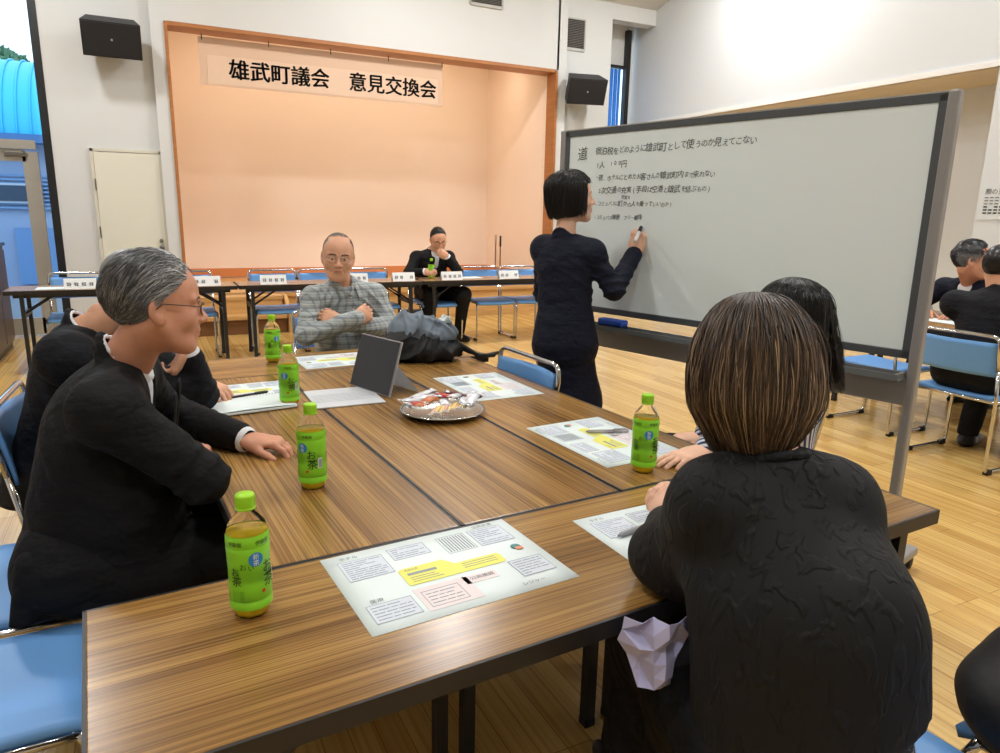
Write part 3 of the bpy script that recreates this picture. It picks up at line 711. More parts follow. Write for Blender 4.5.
# ---------------------------------------------------------------- tea bottles
PET = mat('clear_plastic', (.97, 1, .97), .04, trans=1., ior=1.06, spec=.7); TEA = mat('green_tea', srgb(240, 206, 40), .1, trans=.12, ior=1.33)
LABELG = mat('label_green', srgb(138, 214, 44), .3, spec=.5); CAPG = mat('cap_lime', srgb(160, 220, 40), .35); LABD = mat('label_dark_green', srgb(70, 150, 25), .35)
LINK = mat('label_black_ink', srgb(24, 40, 24), .5); LBLU = mat('label_blue', srgb(40, 130, 190), .4); LWHT = mat('label_white', srgb(235, 240, 235), .4); LRED = mat('label_red', srgb(210, 60, 40), .5)
def make_bottle(label, loc, rz):
    r = empty('tea_bottle', label, 'bottle', loc, rz, None)
    R = .0345
    base = [(0, .004), (.018, .002), (.025, 0), (.030, .006), (R-.001, .016), (R, .026)]
    b = B(); b.lathe(base+[(R, .03), (R, .145), (R-.001, .155), (.030, .166), (.021, .178), (.0145, .186), (.0135, .197)], 32)
    for v in b.bm.verts:   # petals moulded in the foot
        if v.co.z < .02: a = math.atan2(v.co.y, v.co.x); k = 1-.06*(.5+.5*math.cos(a*8)); v.co.x *= k; v.co.y *= k
    bo = b.done('bottle_body', PET, r)
    b = B(); b.lathe([(0, .0055), (.017, .0038), (.024, .002), (.0285, .0075), (R-.0028, .017), (R-.002, .027), (R-.002, .146), (.0315, .152), (0, .1521)], 32)
    for v in b.bm.verts:
        if v.co.z < .02: a = math.atan2(v.co.y, v.co.x); k = 1-.06*(.5+.5*math.cos(a*8)); v.co.x *= k; v.co.y *= k
    b.done('tea', TEA, r)
    prof = [(R+.0006, .020), (R+.0008, .022), (R+.0008, .033), (R-.0004, .0345), (R-.0004, .0365), (R+.0008, .038), (R+.0005, .06), (R-.0006, .08), (R+.0003, .10), (R+.0008, .118), (R+.0012, .128), (R+.0002, .130), (R+.0002, .132), (R+.0012, .134), (R+.001, .147), (R-.001, .152)]
    b = B(); b.lathe(prof, 40); lb = b.done('label', LABELG, r)
    def wrap(a0, z0, rr=R+.0018):
        def f(co): a = a0+co.x/rr; return Vector((rr*math.cos(a), rr*math.sin(a), z0+co.y))
        return f
    mk = B()
    for a0 in (-PI/2+.35, PI/2+.35):
        mk.mi = 1; me = bmesh.new()
        def disc(rad, a, z, mi, rr):
            mk.mi = mi; n = 20; c = mk.bm.verts.new(wrap(a, z, rr)(Vector((0, 0, 0)))); vs = [mk.bm.verts.new(wrap(a, z, rr)(Vector((rad*math.cos(2*PI*k/n), rad*math.sin(2*PI*k/n), 0)))) for k in range(n)]
            for k in range(n): f = mk.bm.faces.new((c, vs[k], vs[(k+1) % n])); f.material_index = mi
        disc(.0125, a0-.25, .112, 1, R+.0016); disc(.0034, a0+.05, .052, 3, R+.0016)
        mk.mi = 2; add_text(mk, '新', .011, wrap(a0-.25, .1165, R+.0022)); add_text(mk, '茶', .011, wrap(a0-.25, .1055, R+.0022))
        mk.mi = 0; add_text(mk, 'お', .025, wrap(a0+.35, .093)); add_text(mk, '茶', .027, wrap(a0+.42, .068)); add_text(mk, 'お', .013, wrap(a0-.95+.1, .100)); add_text(mk, 'い', .011, wrap(a0-.95+.45, .098))
        add_text(mk, 'お', .017, wrap(a0-1.25, .090)); add_text(mk, '茶', .019, wrap(a0-1.2, .073)); add_text(mk, '伊藤園', .0085, wrap(a0+.1, .140)); add_text(mk, '伊藤園', .0085, wrap(a0-1.2, .140))
        mk.mi = 4
        for i in range(5): add_text(mk, 'おいしい緑茶', .0035, wrap(a0-1.15, .055-i*.004))
    # barcode block on the back seam
    mk.mi = 2
    def quadp(a, z, w, h, mi, rr=R+.0016):
        n = 4; f = wrap(a, z, rr); mk.mi = mi
        for i in range(n):
            x0 = -w/2+w*i/n; x1 = -w/2+w*(i+1)/n; mk.quad(f(Vector((x0, -h/2, 0))), f(Vector((x1, -h/2, 0))), f(Vector((x1, h/2, 0))), f(Vector((x0, h/2, 0))))
    quadp(-.26, .072, .012, .026, 2)
    for i in range(11): quadp(-.26, .062+i*.002, .009, .0009, 0, R+.0021)
    me = mk.done('label_print', [LINK, LBLU, LWHT, LRED, LABD], lb, recalc=False)
    b = B(); b.lathe([(.0135, .190), (.0165, .191), (.0165, .194), (.0150, .195), (.0158, .196), (.0158, .214), (.0148, .2165), (0, .217)], 32)
    for k in range(30):
        a = 2*PI*k/30; b.box((.0158*math.cos(a), .0158*math.sin(a), .205), (.001, .001, .016), Matrix.Rotation(a, 3, 'Z'))
    b.done('cap', CAPG, r)
    return r
BT = make_bottle('green tea bottle nearest the viewer on the left of the nearest table', (-.637, -.176, TZ), .12)
def bottle(label, x, y, rz, z=TZ):
    c = copy_tree(BT); c.location = (x, y, z); c.rotation_euler = (0, 0, rz); c['label'] = label; return c
bottle('green tea bottle beside the resting hand of the grey haired man', -.420, .357, -.95)
bottle('green tea bottle just right of the spiral notebook', -.330, 1.175, -.7)
bottle('green tea bottle farthest from the viewer on the far crosswise table', -.262, 1.965, .3)
bottle('green tea bottle in front of the hands of the women on the right', .425, .114, -.50)

# ---------------------------------------------------------------- pens
def pen(label, x, y, rz, m, z=TZ+.008, r=.0045, L=.14):
    p = empty('pen', label, 'pen', (x, y, z), rz)
    def ax(b, nm, mm): bmesh.ops.transform(b.bm, matrix=Matrix.Rotation(PI/2, 4, 'Y'), verts=b.bm.verts); b.done(nm, mm, p)
    ax(B().lathe([(0, -L/2), (r*.3, -L/2), (r, -L/2+.012), (r, L*.12), (0, L*.12)], 12), 'barrel', m)
    ax(B().lathe([(0, L*.12), (r*1.12, L*.12), (r*1.12, L/2-.004), (r*.8, L/2), (0, L/2)], 12), 'pen_cap', m)
    B().box((L*.3, 0, r*1.2), (L*.28, .004, .002)).done('clip', mat('brushed_steel', (0, 0, 0)), p)
pen('grey pen on the sheet under the hands of the woman in black', .185, -.195, .15, mat('pen_grey', srgb(150, 154, 160), .35), r=.006, L=.15)
pen('clear plastic pen lying across the sheet left of the green bottle on the right', .53, .435, -.35, mat('pen_clear', srgb(196, 192, 196), .2, trans=.5), r=.0055, L=.14)
pen('black pen lying on the spiral notebook', -.45, 1.31, .28, mat('pen_black', srgb(40, 44, 44), .3), z=TZ+.016)

# ---------------------------------------------------------------- notebook with sheet
o = sheet('printed sheet under the spiral notebook', -.462, 1.42, PI/2+.06); o.rotation_euler = (0, 0, .06); o.location = (-.455, 1.43, TZ); o.scale = (.85, .85, 1)
nb = empty('spiral_notebook', 'open white spiral notebook on the left table beside the tea bottle', 'notebook', (-.475, 1.20, TZ+.003), .12)
B().box((0, 0, .004), (.30, .20, .008), bev=.002).done('page_block', PAPER, nb)
B().box((0, .006, -.0006), (.305, .205, .0015)).done('back_cover', mat('notebook_cover', srgb(70, 70, 66), .5), nb)
b = B()
for i in range(26): b.tube([(-.14+i*.0112, .098+.006*math.cos(a), .006+.006*math.sin(a)) for a in np.linspace(0, 2*PI, 7)[:-1]], .0008, 4, closed=True)
b.done('spiral_binding', mat('binding_grey', srgb(150, 150, 150), .3, .8), nb)
B().grid(lambda u, v: (-.149+.298*u, -.099+.19*v, .0095+.004*math.sin(PI*u)*(1-v)), 8, 5, .0004).done('top_page', PAPER, nb)

# ---------------------------------------------------------------- tablet in folio
tb = empty('tablet', 'dark tablet standing in a light grey folio with its cover laid flat', 'tablet', (-.085, 1.205, TZ), -.02)
FOL = mat('folio_grey', srgb(205, 208, 212), .6); TSC = mat('tablet_screen', srgb(62, 63, 68), .45, spec=.3); TBE = mat('tablet_edge', srgb(170, 172, 176), .3, .8)
cx, cy = .02, .0
B().box((-.045, -.01, .003), (.25, .26, .005), Matrix.Rotation(.0, 3, 'Z'), bev=.0015).done('flat_cover', FOL, tb)
b = B()
for i in range(6):
    for j in range(11): b.box((-.045-.105+.021*j, -.07+.020*i, .0062), (.0185, .0012, .0006))
b.done('cover_lines', mat('folio_line', srgb(176, 184, 196), .6), tb)
# standing panel: lower edge line from A to Bp, leaning back
A_ = Vector((.022, .165, .006)); B_ = Vector((.108, -.085, .006))
ex = (A_-B_).normalized(); lean = Vector((ex.y, -ex.x, 0)).normalized(); 
if lean.x < 0: lean = -lean
upv = (Vector((0, 0, 1))*math.cos(.30)+lean*math.sin(.30)).normalized(); nn = ex.cross(upv).normalized()
M = Matrix(((ex.x, upv.x, nn.x, B_.x), (ex.y, upv.y, nn.y, B_.y), (ex.z, upv.z, nn.z, B_.z), (0, 0, 0, 1)))
def put(b, nm, m): bmesh.ops.transform(b.bm, matrix=M, verts=b.bm.verts); return b.done(nm, m, tb)
W_, H_ = (A_-B_).length, .21; sg = 1 if nn.x < 0 else -1
pb = put(B().box((W_/2, H_/2, 0), (W_, H_, .006), bev=.002), 'tablet_body', TBE)
put(B().box((W_/2, H_/2, sg*.0034), (W_-.006, H_-.006, .0012)), 'screen', TSC)
put(B().box((W_/2, H_/2, -sg*.0042), (W_+.002, H_+.002, .002)), 'back_cover', FOL)
q1 = M @ Vector((.02, H_*.62, -sg*.006)); q2 = M @ Vector((W_-.02, H_*.62, -sg*.006)); q3 = Vector((q2.x+.10, q2.y+.012, .002)); q4 = Vector((q1.x+.10, q1.y+.012, .002))
b = B(); b.quad(q1, q2, q3, q4); bmesh.ops.solidify(b.bm, geom=b.bm.faces[:], thickness=.003); b.done('kickstand', FOL, tb)

# ---------------------------------------------------------------- snack tray
ty = empty('snack_tray', 'round silver tray holding wrapped snacks in the middle of the tables', 'tray', (.130, .850, TZ))
B().lathe([(0, .002), (.105, .002), (.118, .006), (.136, .017), (.146, .019), (.147, .0205), (.136, .0190), (.117, .0085), (.105, .0045), (0, .0045)], 48).done('tray_dish', mat('silver_tray', srgb(205, 205, 200), .25, .9), ty)
B().tube([(.146*math.cos(a), .146*math.sin(a), .0205) for a in np.linspace(0, 2*PI, 49)[:-1]], .0022, 6, closed=True).done('rolled_rim', mat('silver_tray', (0, 0, 0)), ty)
WR = {'silver': mat('wrap_silver', srgb(225, 228, 236), .25, .35, bump=(90, .8, (1, 1, 1), .004)), 'clear': mat('wrap_clear', srgb(225, 222, 218), .15, .1, bump=(120, .8, (1, 1, 1), .003)), 'red': mat('wrap_red', srgb(170, 40, 30), .3), 'maroon': mat('wrap_maroon', srgb(84, 30, 44), .3, bump=(90, .6, (1, 1, 1), .003)), 'brown': mat('wrap_biscuit', srgb(190, 110, 60), .4, bump=(60, .4, (1, 1, 1), .002)), 'cream': mat('wrap_stick', srgb(236, 206, 130), .4), 'pink': mat('wrap_pink', srgb(220, 170, 150), .4)}
def snack(kind, x, y, z, rz, tilt, L, w_, label, group):
    r = empty('wrapped_snack', label, 'snack', (ty.location.x+x, ty.location.y+y, TZ+z), rz, group); r.rotation_euler = (0, tilt, rz)
    core = {'stick': 'cream', 'bar': 'silver', 'biscuit': 'brown', 'choco': 'maroon', 'redbag': 'red', 'pinkstick': 'pink'}[kind]; end = 'silver' if kind in ('bar', 'choco', 'redbag') else 'clear'
    h = .009 if 'stick' in kind else .013
    b = B()
    gg = random.Random(int((x+1)*9999+y*777)); ph = gg.random()*6
    def pil(u, v): x_ = (u-.5)*L; a = 2*PI*v; e = 1-abs(2*u-1)**6; k_ = 1+(.10 if 'stick' not in kind else .02)*math.sin(u*19+ph)*math.cos(a*2+ph); return (x_, math.cos(a)*w_/2*(.75+.25*e)*k_, math.sin(a)*h/2*(.25+.75*e)*k_)
    b.grid(pil, 10, 12); b.done('wrapper', WR[core], r)
    for s in (-1, 1):
        b = B(); g = random.Random(int(x*1e4+s)); b.grid(lambda u, v: (s*(L/2+.014*u), (v-.5)*w_*(.8+.35*u), .0022*math.sin(v*14+g.random())), 3, 10, .0004); b.done('crimped_end', WR[end], r)
sp = []
g = random.Random(5)
for i in range(9): sp.append(('stick' if i % 3 else 'pinkstick', -.055+i*.0165, -.060+.004*i, .034+.004*(i % 2), .95+g.uniform(-.08, .08), 0, .085, .013, 'cream biscuit stick in clear wrap at the near side of the tray', 'biscuit sticks on the tray'))
for (x, y, rz) in ((-.10, .035, .5), (-.075, .065, .7), (-.02, .085, .3), (-.045, .10, .1), (.01, .02, 1.4), (.06, .03, .9), (-.115, -.005, 1.2), (.075, -.005, 1.2), (.105, .0, 1.0), (.095, -.035, .8)): sp.append(('bar', x, y, .042+.012*g.random(), rz, g.uniform(-.25, .25), .085, .036, 'silver foil wrapped snack bar heaped on the tray', 'silver wrapped bars on the tray'))
for (x, y, rz) in ((-.075, -.005, .9), (-.045, .02, .7), (-.10, -.03, 1.1), (-.01, .04, .6)): sp.append(('biscuit', x, y, .042+.010*g.random(), rz, g.uniform(-.2, .2), .056, .040, 'brown biscuit in clear wrap on the left of the tray', 'wrapped biscuits on the tray'))
for (x, y, rz) in ((.045, .075, .2), (.075, .055, -.4), (.105, .04, -.6), (.125, .01, -.2), (-.06, .09, .3)): sp.append(('choco', x, y, .042+.010*g.random(), rz, g.uniform(-.3, .3), .052, .034, 'dark maroon wrapped chocolate on the far side of the tray', 'maroon wrapped chocolates on the tray'))
for (x, y, rz) in ((.015, .055, .4), (-.105, -.055+.03, .2), (.03, .03, -.2)): sp.append(('redbag', x, y, .054, rz, .1, .045, .036, 'small red wrapped sweet among the snacks on the tray', 'red wrapped sweets on the tray'))
for q in sp: snack(*q)

# ---------------------------------------------------------------- name cards, small things on the far row
CARD = mat('card_white', srgb(232, 236, 236), .5)
def card(label, x, y, seed):
    c = empty('name_card', label, 'name card', (x, y, TZ))
    b = B(); Mx = Matrix(((0, 0, 1, 0), (1, 0, 0, 0), (0, 1, 0, 0), (0, 0, 0, 1)))
    b.prism([(-.033, 0), (-.030, 0), (0, .082), (.030, 0), (.033, 0), (.002, .086), (-.002, .086)], -.12, .12, Mx); b.done('card', CARD, c)
    b = B(); g = random.Random(seed)
    for k in range(4):
        cx = -.082+k*.055
        if seed % 3 == 0 and k == 2: continue
        for j in range(3): b.box((cx+g.uniform(-.004, .004), -.022+.0, .028+j*.011), (.030, .002, .0035), Matrix.Rotation(-.33, 3, 'X'))
        for j in range(2): b.box((cx-.009+j*.018, -.0225, .038), (.0035, .002, .030), Matrix.Rotation(-.33, 3, 'X'))
    b.done('card_print', mat('card_ink', srgb(60, 66, 70), .6), c)
for x, y, l in ((-1.27, 5.66, 'white name card at the left end of the stage row'), (-.27, 5.66, 'white name card just left of the gap between tables in the stage row'), (.32, 5.66, 'white name card right of the gap between tables in the stage row'), (1.12, 5.66, 'white name card behind the shoulder of the man in plaid'), (1.62, 5.66, 'white name card left of the man with the tea bottle, beside the brown wallet'), (2.16, 5.66, 'white name card right next to the tea bottle of the far man'), (2.84, 5.66, 'white name card farthest right in the stage row')): card(l, x, y, int(x*10)+20)
bottle('green tea bottle held by the far man at the stage row', 1.985, 5.80, .4)
wl_ = B().box((1.72, 5.80, TZ+.012), (.20, .10, .022), bev=.006).done('wallet', mat('brown_leather', srgb(96, 60, 40), .5)); tag(wl_, 'brown leather wallet on the stage row table beside the far man', 'wallet')
pp = B().box((2.42, 5.83, TZ+.002), (.30, .21, .002)).done('paper_sheet', PAPER); tag(pp, 'plain white sheet on the stage row table, right of the far man', 'paper')
pp = B().box((4.32, 1.70, TZ+.002), (.21, .297, .002)).done('paper_sheet', PAPER); tag(pp, 'white sheet on the folding table at the right edge', 'paper')
pp = B().box((-1.46, 5.72, TZ+.002), (.28, .2, .002)).done('paper_sheet', PAPER); tag(pp, 'white sheet lying flat at the left end of the stage row', 'paper')
# bottle like lamps on the stage at right
for i, (x, lab) in enumerate(((4.10, 'thin dark microphone stand on the stage beside the opening'), (4.24, 'second thin stand on the stage, nearest the frame'))):
    m_ = empty('stage_stand', lab, 'stand', (x, 8.4+.45*i, .42)); B().lathe([(0, 0), (.09, 0), (.09, .015), (.012, .02), (.010, .50), (0, .50)], 14).done('pole', mat('stand_brown', srgb(120, 84, 66), .5), m_); B().tube([(0, 0, .50), (0, 0, .66)], .016, 8).done('head', BLACKM if i == 0 else mat('stand_pink', srgb(190, 150, 135), .5), m_)

# bags under the stage row
def tote(label, x, y, w_, d_, h_, m, rz=0):
    t = empty('tote_bag', label, 'bag', (x, y, 0), rz)
    b = B(); b.box((0, 0, h_/2), (w_, d_, h_), bev=.02)
    for v in b.bm.verts:
        k = v.co.z/h_; v.co.x *= 1-.06*k; v.co.y *= 1-.45*k
    b.done('bag_body', m, t)
    for s in (-1, 1): b = B(); b.tube([(-w_*.22, s*d_*.2, h_-.04)]+arc((-w_*.22, s*d_*.2, h_), (0, s*d_*.2, h_+.26), (w_*.22, s*d_*.2, h_), 9)+[(w_*.22, s*d_*.2, h_-.04)], .008, 6); b.done('handle', BLACKM, t)
tote('grey tote bag with looped handles on the floor before the stage', .92, 6.62, .34, .14, .34, mat('bag_grey', srgb(78, 80, 84), .6))
tote('black bag under the chair of the far man with the tea bottle', 2.05, 6.50, .34, .16, .28, mat('bag_black', srgb(44, 44, 46), .6))
# ================================================================ people
SKIN = mat('skin', srgb(214, 162, 132), .5, spec=.35, noise=(18, .07, (1, 1, 1)), bump=(140, .15, (1, 1, 1), .002), sss=.04)
SKIN2 = mat('skin_tanned', srgb(204, 146, 118), .48, spec=.4, noise=(22, .09, (1, 1, 1)), bump=(120, .2, (1, 1, 1), .002), sss=.04)
SKIN3 = mat('skin_fair', srgb(228, 182, 156), .5, spec=.35, noise=(18, .05, (1, 1, 1)), sss=.04)
LIP = mat('lips', srgb(188, 122, 104), .45); BROW = mat('eyebrow', srgb(60, 50, 46), .8); EYEW = mat('eye_white', srgb(226, 222, 216), .25); IRIS = mat('iris', srgb(34, 24, 20), .15)
def suit(name, c): return mat(name, c, .75, spec=.22, bump=(11, .8, (1, 1, 1.7), .025))
SUITB = suit('black_suit_cloth', srgb(20, 20, 22)); SUITN = suit('navy_suit_cloth', srgb(22, 25, 40)); SUITD = suit('dark_suit_cloth', srgb(23, 24, 29))
SHIRTW = mat('white_shirt', srgb(228, 230, 234), .7)
UP = V3(0, 0, 1)
def frame(fwd, up=UP, roll=0.):
    f = nrm(fwd); r = nrm(np.cross(f, up)); u = np.cross(r, f)
    if roll: r, u = r*math.cos(roll)+u*math.sin(roll), -r*math.sin(roll)+u*math.cos(roll)
    return np.stack([r, f, u], 1)      # columns right, forward, up
def head_mesh(o, R, h=.003, s=1., female=False, neck_to=None, old=False, skin=None):
    """o: point between the ears, R: columns right/forward/up"""
    o = np.asarray(o, float); L = lambda x, y, z: o+R @ (V3(x, y, z)*s)
    m = .30*s; F = Field(o-m*np.array([1, 1, 1.05]), o+m*np.array([1, 1, .62]), h)
    E = lambda c, r, k=.015, sub=False, A=None: F.ell(L(*c), V3(*r)*s, R if A is None else R @ A, k*s, sub)
    Cc = lambda a, b, r0, r1, k=.015, sub=False: F.cap(L(*a), L(*b), r0*s, r1*s, k=k*s, sub=sub)
    E((0, -.012, .036), (.076, .097, .085)); E((0, .030, .030), (.066, .062, .062), .03)
    E((0, .030, -.028), (.060, .058, .066), .03); E((0, .030, -.072), (.048, .052, .042), .03)
    for q in (-1, 1):
        Cc((q*.060, -.002, -.035), (q*.030, .058, -.096), .016, .014, .03); E((q*.044, .058, -.030), (.022, .022, .020), .025)
        Cc((q*.048, .074, .020), (q*.014, .088, .015), .009, .009, .012)
    E((0, .070, -.100), (.020, .019, .018), .025); E((0, .074, -.055), (.026, .020, .022), .025)
    for q in (-1, 1): E((q*.031, .094, -.001), (.018, .012, .011), .014, True)
    for q in (-1, 1):
        E((q*.031, .073, -.001), (.0145, .0135, .012), .003); E((q*.031, .0765, .004), (.0155, .0125, .0065), .004); E((q*.032, .0750, -.0105), (.0145, .010, .005), .006)
    Cc((0, .086, .010), (0, .106, -.028), .007, .0095, .012); E((0, .108, -.032), (.0105, .010, .0095), .008)
    for q in (-1, 1): E((q*.0125, .098, -.036), (.0085, .0095, .0075), .006); E((q*.006, .105, -.043), (.004, .005, .003), .003, True)
    E((0, .0905, -.0595), (.0235, .0085, .0052), .005); E((0, .0895, -.0695), (.020, .0085, .0062), .005); E((0, .101, -.0642), (.024, .007, .0012), .002, True)
    if old:
        for q in (-1, 1): Cc((q*.018, .098, -.040), (q*.032, .078, -.072), .0016, .0016, .006, True); E((q*.03, .076, -.018), (.014, .009, .005), .008); E((q*.03, .05, -.088), (.016, .016, .016), .02)
    for q in (-1, 1):   # ears
        A = np.array([[math.cos(q*.35), -math.sin(q*.35), 0], [math.sin(q*.35), math.cos(q*.35), 0], [0, 0, 1]])
        E((q*.0790, -.008, -.004), (.0075, .0185, .031), .006, False, A); E((q*.0765, .000, -.028), (.006, .010, .012), .006)
        E((q*.0845, -.004, .001), (.0055, .0105, .019), .004, True, A)
    nb = L(0, -.045, -.17) if neck_to is None else np.asarray(neck_to, float); rn = .044 if female else .052
    F.cap(L(0, -.022, -.055), nb, rn*s, (rn+.006)*s, k=.02*s)
    for q in (-1, 1): F.cap(L(q*.045, -.02, -.05), nb+R[:, 1]*.04*s+R[:, 0]*q*.012, .012*s, .012*s, k=.02)
    me = F.mesh('head')
    for mm in (skin or SKIN, LIP, BROW, EYEW, IRIS): me.materials.append(mm)
    def fn(c):
        q = ((c-o) @ R)/s; x, y, z = q[:, 0], q[:, 1], q[:, 2]; mi = np.zeros(len(c)); ax = np.abs(x)
        mi[(ax < .0225) & (y > .082) & (z < -.0555+.002) & (z > -.0745) & (((x/.0215)**2+((z+.0645)/.0070)**2) < 1)] = 1
        zb = .0185+.004*np.sin(np.clip((ax-.012)/.038, 0, 1)*PI)
        mi[(ax > .013) & (ax < .049) & (y > .055) & (np.abs(z-zb) < .0030)] = 2
        e = ((ax-.031)/.0125)**2+((z+.0030)/.0030)**2
        mi[(e < 1) & (y > .07)] = 3; mi[((ax-.031)**2+(z+.003)**2 < .0052**2) & (e < 1.0) & (y > .07)] = 4
        return mi
    paint(me, fn); return me
def hand_mesh(side, wrist, d, n, curl=(.3, .3, .3, .3), spread=.06, s=1., thumb=(.75, .25), back=.10, h=.0026, skin=None, seg=(1, 1.2, .8), elbow=None):
    """side +1 right / -1 left; d wrist->knuckles; n out of the back of the hand; curl per finger (index..little)"""
    w = np.asarray(wrist, float); d = nrm(d); n = nrm(n-d*(np.asarray(n) @ d)); t = -side*np.cross(d, n)   # thumb side
    P = lambda a, b, c: w+(d*a+t*b+n*c)*s
    lo = w-.21*s; hi = w+.21*s; F = Field(lo, hi, h)
    bk = w-d*back if elbow is None else w+nrm(np.asarray(elbow)-w)*back
    F.cap(bk, w, .031*s, .026*s, flat=n, sc=.78, k=.01)
    F.cap(w, P(.035, 0, 0), .027*s, .033*s, flat=n, sc=.60, k=.015); F.cap(P(.03, .008, 0), P(.078, .014, 0), .030*s, .027*s, flat=n, sc=.48, k=.015); F.cap(P(.03, -.012, 0), P(.074, -.016, 0), .028*s, .025*s, flat=n, sc=.48, k=.015)
    F.ell(P(.032, .024, -.008), V3(.026, .015, .014)*s, np.stack([d, t, n], 1), .012)
    base = (.030, .0105, -.0095, -.029); Ls = (.070, .078, .072, .056); rs = (.0092, .0095, .0090, .0080); xs = (.086, .090, .087, .080)
    for i in range(4):
        p = P(xs[i], base[i], 0); ang = 0; sp = (1.3-i)*spread
        dd = d*math.cos(sp)+t*math.sin(sp); F.ell(p+n*.002*s, V3(1, 1, 1)*rs[i]*1.12*s, None, .008)
        for j, fr in enumerate((.46, .30, .24)):
            ang += curl[i]*seg[j]; v = dd*math.cos(ang)-n*math.sin(ang); q = p+v*Ls[i]*fr*s; r0 = rs[i]*(1-.09*j)*s
            F.cap(p, q, r0, r0*.9, k=.0035); p = q
    a, b = thumb; p = P(.018, .026, -.006); v = nrm(d*math.cos(a)+t*math.sin(a)-n*b); q = p+v*.040*s; F.cap(p, q, .0135*s, .0110*s, k=.010)
    v2 = nrm(v+d*.35-t*.12-n*.1); q2 = q+v2*.030*s; F.cap(q, q2, .0108*s, .0098*s, k=.004); v3 = nrm(v2+d*.3-n*.15); F.cap(q2, q2+v3*.022*s, .0098*s, .0078*s, k=.004)
    me = F.mesh('hand'); me.materials.append(skin or SKIN); return me
def axes(J):
    side = nrm(J['SR']-J['SL']); up = nrm(J['N']-J['P']); fwd = nrm(np.cross(up, side)); side = np.cross(fwd, up); return side, fwd, up
def torso(F, J, g=0., female=False, belly=0., k=.045, ws=1.):
    side, fwd, up = axes(J); P, N = J['P'], J['N']; W = J.get('W', P*.62+N*.38); Cm = J.get('C', P*.30+N*.70); a = lambda r: r*ws+g
    F.cap(P, W, a(.155), a(.138)+belly*.5, flat=fwd, sc=.70, k=k); F.cap(W, Cm, a(.138)+belly*.5, a(.155), flat=fwd, sc=.68, k=k)
    if belly: F.ell((P*.7+N*.3)+fwd*.05, V3(.13+g, .11+belly, .16), np.stack([side, fwd, up], 1), k=.06)
    F.cap(Cm, N-up*.10, a(.150), a(.085), flat=fwd, sc=.62, k=k); F.cap(J['SL'], J['SR'], .050+g*.8, .050+g*.8, k=.04)
    for s_ in ('SL', 'SR'): F.cap(J[s_]+up*.002, N-up*.045, .048+g*.7, .040+g*.5, k=.03)
    if female:
        for q in (-1, 1): F.ell(Cm+fwd*(.080+g)+side*q*.07*ws-up*.01, V3(.055, .05, .055), None, .04)
def arm(F, S_, E_, W_, r=(.056, .047, .035), g=0., k=.03): F.cap(S_, E_, r[0]+g, r[1]+g, k=k+.01); F.cap(E_, W_, r[1]+g, r[2]+g, k=k)
def leg(F, H_, K_, A_, g=0., k=.04): F.cap(H_, K_, .088+g, .064+g, k=k); F.cap(K_, A_, .064+g, .044+g, k=k)
def under_body(J, hands=True, legs=True):
    pts = np.array([v for v in J.values()]); F = Field(pts.min(0)-.2, pts.max(0)+.2, .014)
    J2 = dict(J); J2['P'] = J['P']+(UP*.07 if J['P'][2] < .6 else 0); torso(F, J2, -.03)
    arm(F, J['SL'], J['EL'], J['WL'], g=-.014); arm(F, J['SR'], J['ER'], J['WR'], g=-.014)
    if legs and 'HL' in J: leg(F, J['HL'], J['KL'], J['AL'], -.02); leg(F, J['HR'], J['KR'], J['AR'], -.02)
    F.cap(J['N']-UP*.04, J['N']+nrm(J['head']-J['N'])*.06, .05, .045, k=.02)
    me = F.mesh('under'); return me
def folds(amp, f, dirs, seed=0):
    g = np.random.RandomState(seed); ph = g.rand(6)*6.28
    dv = [nrm(d) for d in dirs]
    def fn(x, y, z):
        o = 0
        for i, d in enumerate(dv):
            q = x*d[0]+y*d[1]+z*d[2]; w = np.sin(x*11+ph[i])+np.sin(y*13+ph[i+1])+np.sin(z*9+ph[i+2])
            o = o+np.maximum(np.sin(q*f*(1+.15*i)+w*1.3+ph[i]), -.2)
        return -amp*o/len(dv)
    return fn
def local_fold(c, rad, amp, f, d, seed=0):
    c = np.asarray(c); d = nrm(d); ph = seed*1.7
    def fn(x, y, z):
        r2 = ((x-c[0])**2+(y-c[1])**2+(z-c[2])**2)/rad**2; q = x*d[0]+y*d[1]+z*d[2]
        w = 1-np.abs(np.sin(q*f*.5+ph+1.0*np.sin(x*15+ph)+.8*np.sin(z*17+y*9)))
        return -amp*np.exp(-r2)*(2.2*w*w-.5)
    return fn
def collar(F, N, side, fwd, up, r=.070, th=.008, z=.03, tilt=.035, k=.006, a0=0., a1=2*PI, hh=.014):
    pts = []
    for a in np.linspace(a0, a1, 22): pts.append(N+side*(r*math.sin(a))+fwd*(-r*math.cos(a)*1.02+.008)+up*(z-tilt*(.5-.5*math.cos(a))))
    for p, q in zip(pts, pts[1:]): F.cap(p+up*hh*.5, q+up*hh*.5, th, th, k=k); F.cap(p-up*hh*.6, q-up*hh*.6, th*1.15, th*1.15, k=k)
def person(label, J, meshes, name='person'):
    sk = meshes[0].materials[0]; e = link(name, join(meshes, name), [sk, LIP, BROW, EYEW, IRIS], None, False); tag(e, label, 'person'); return e
def bind(o, b):  # parts are modelled in world coordinates; body object sits at the origin of its own
    o.parent = b; return o

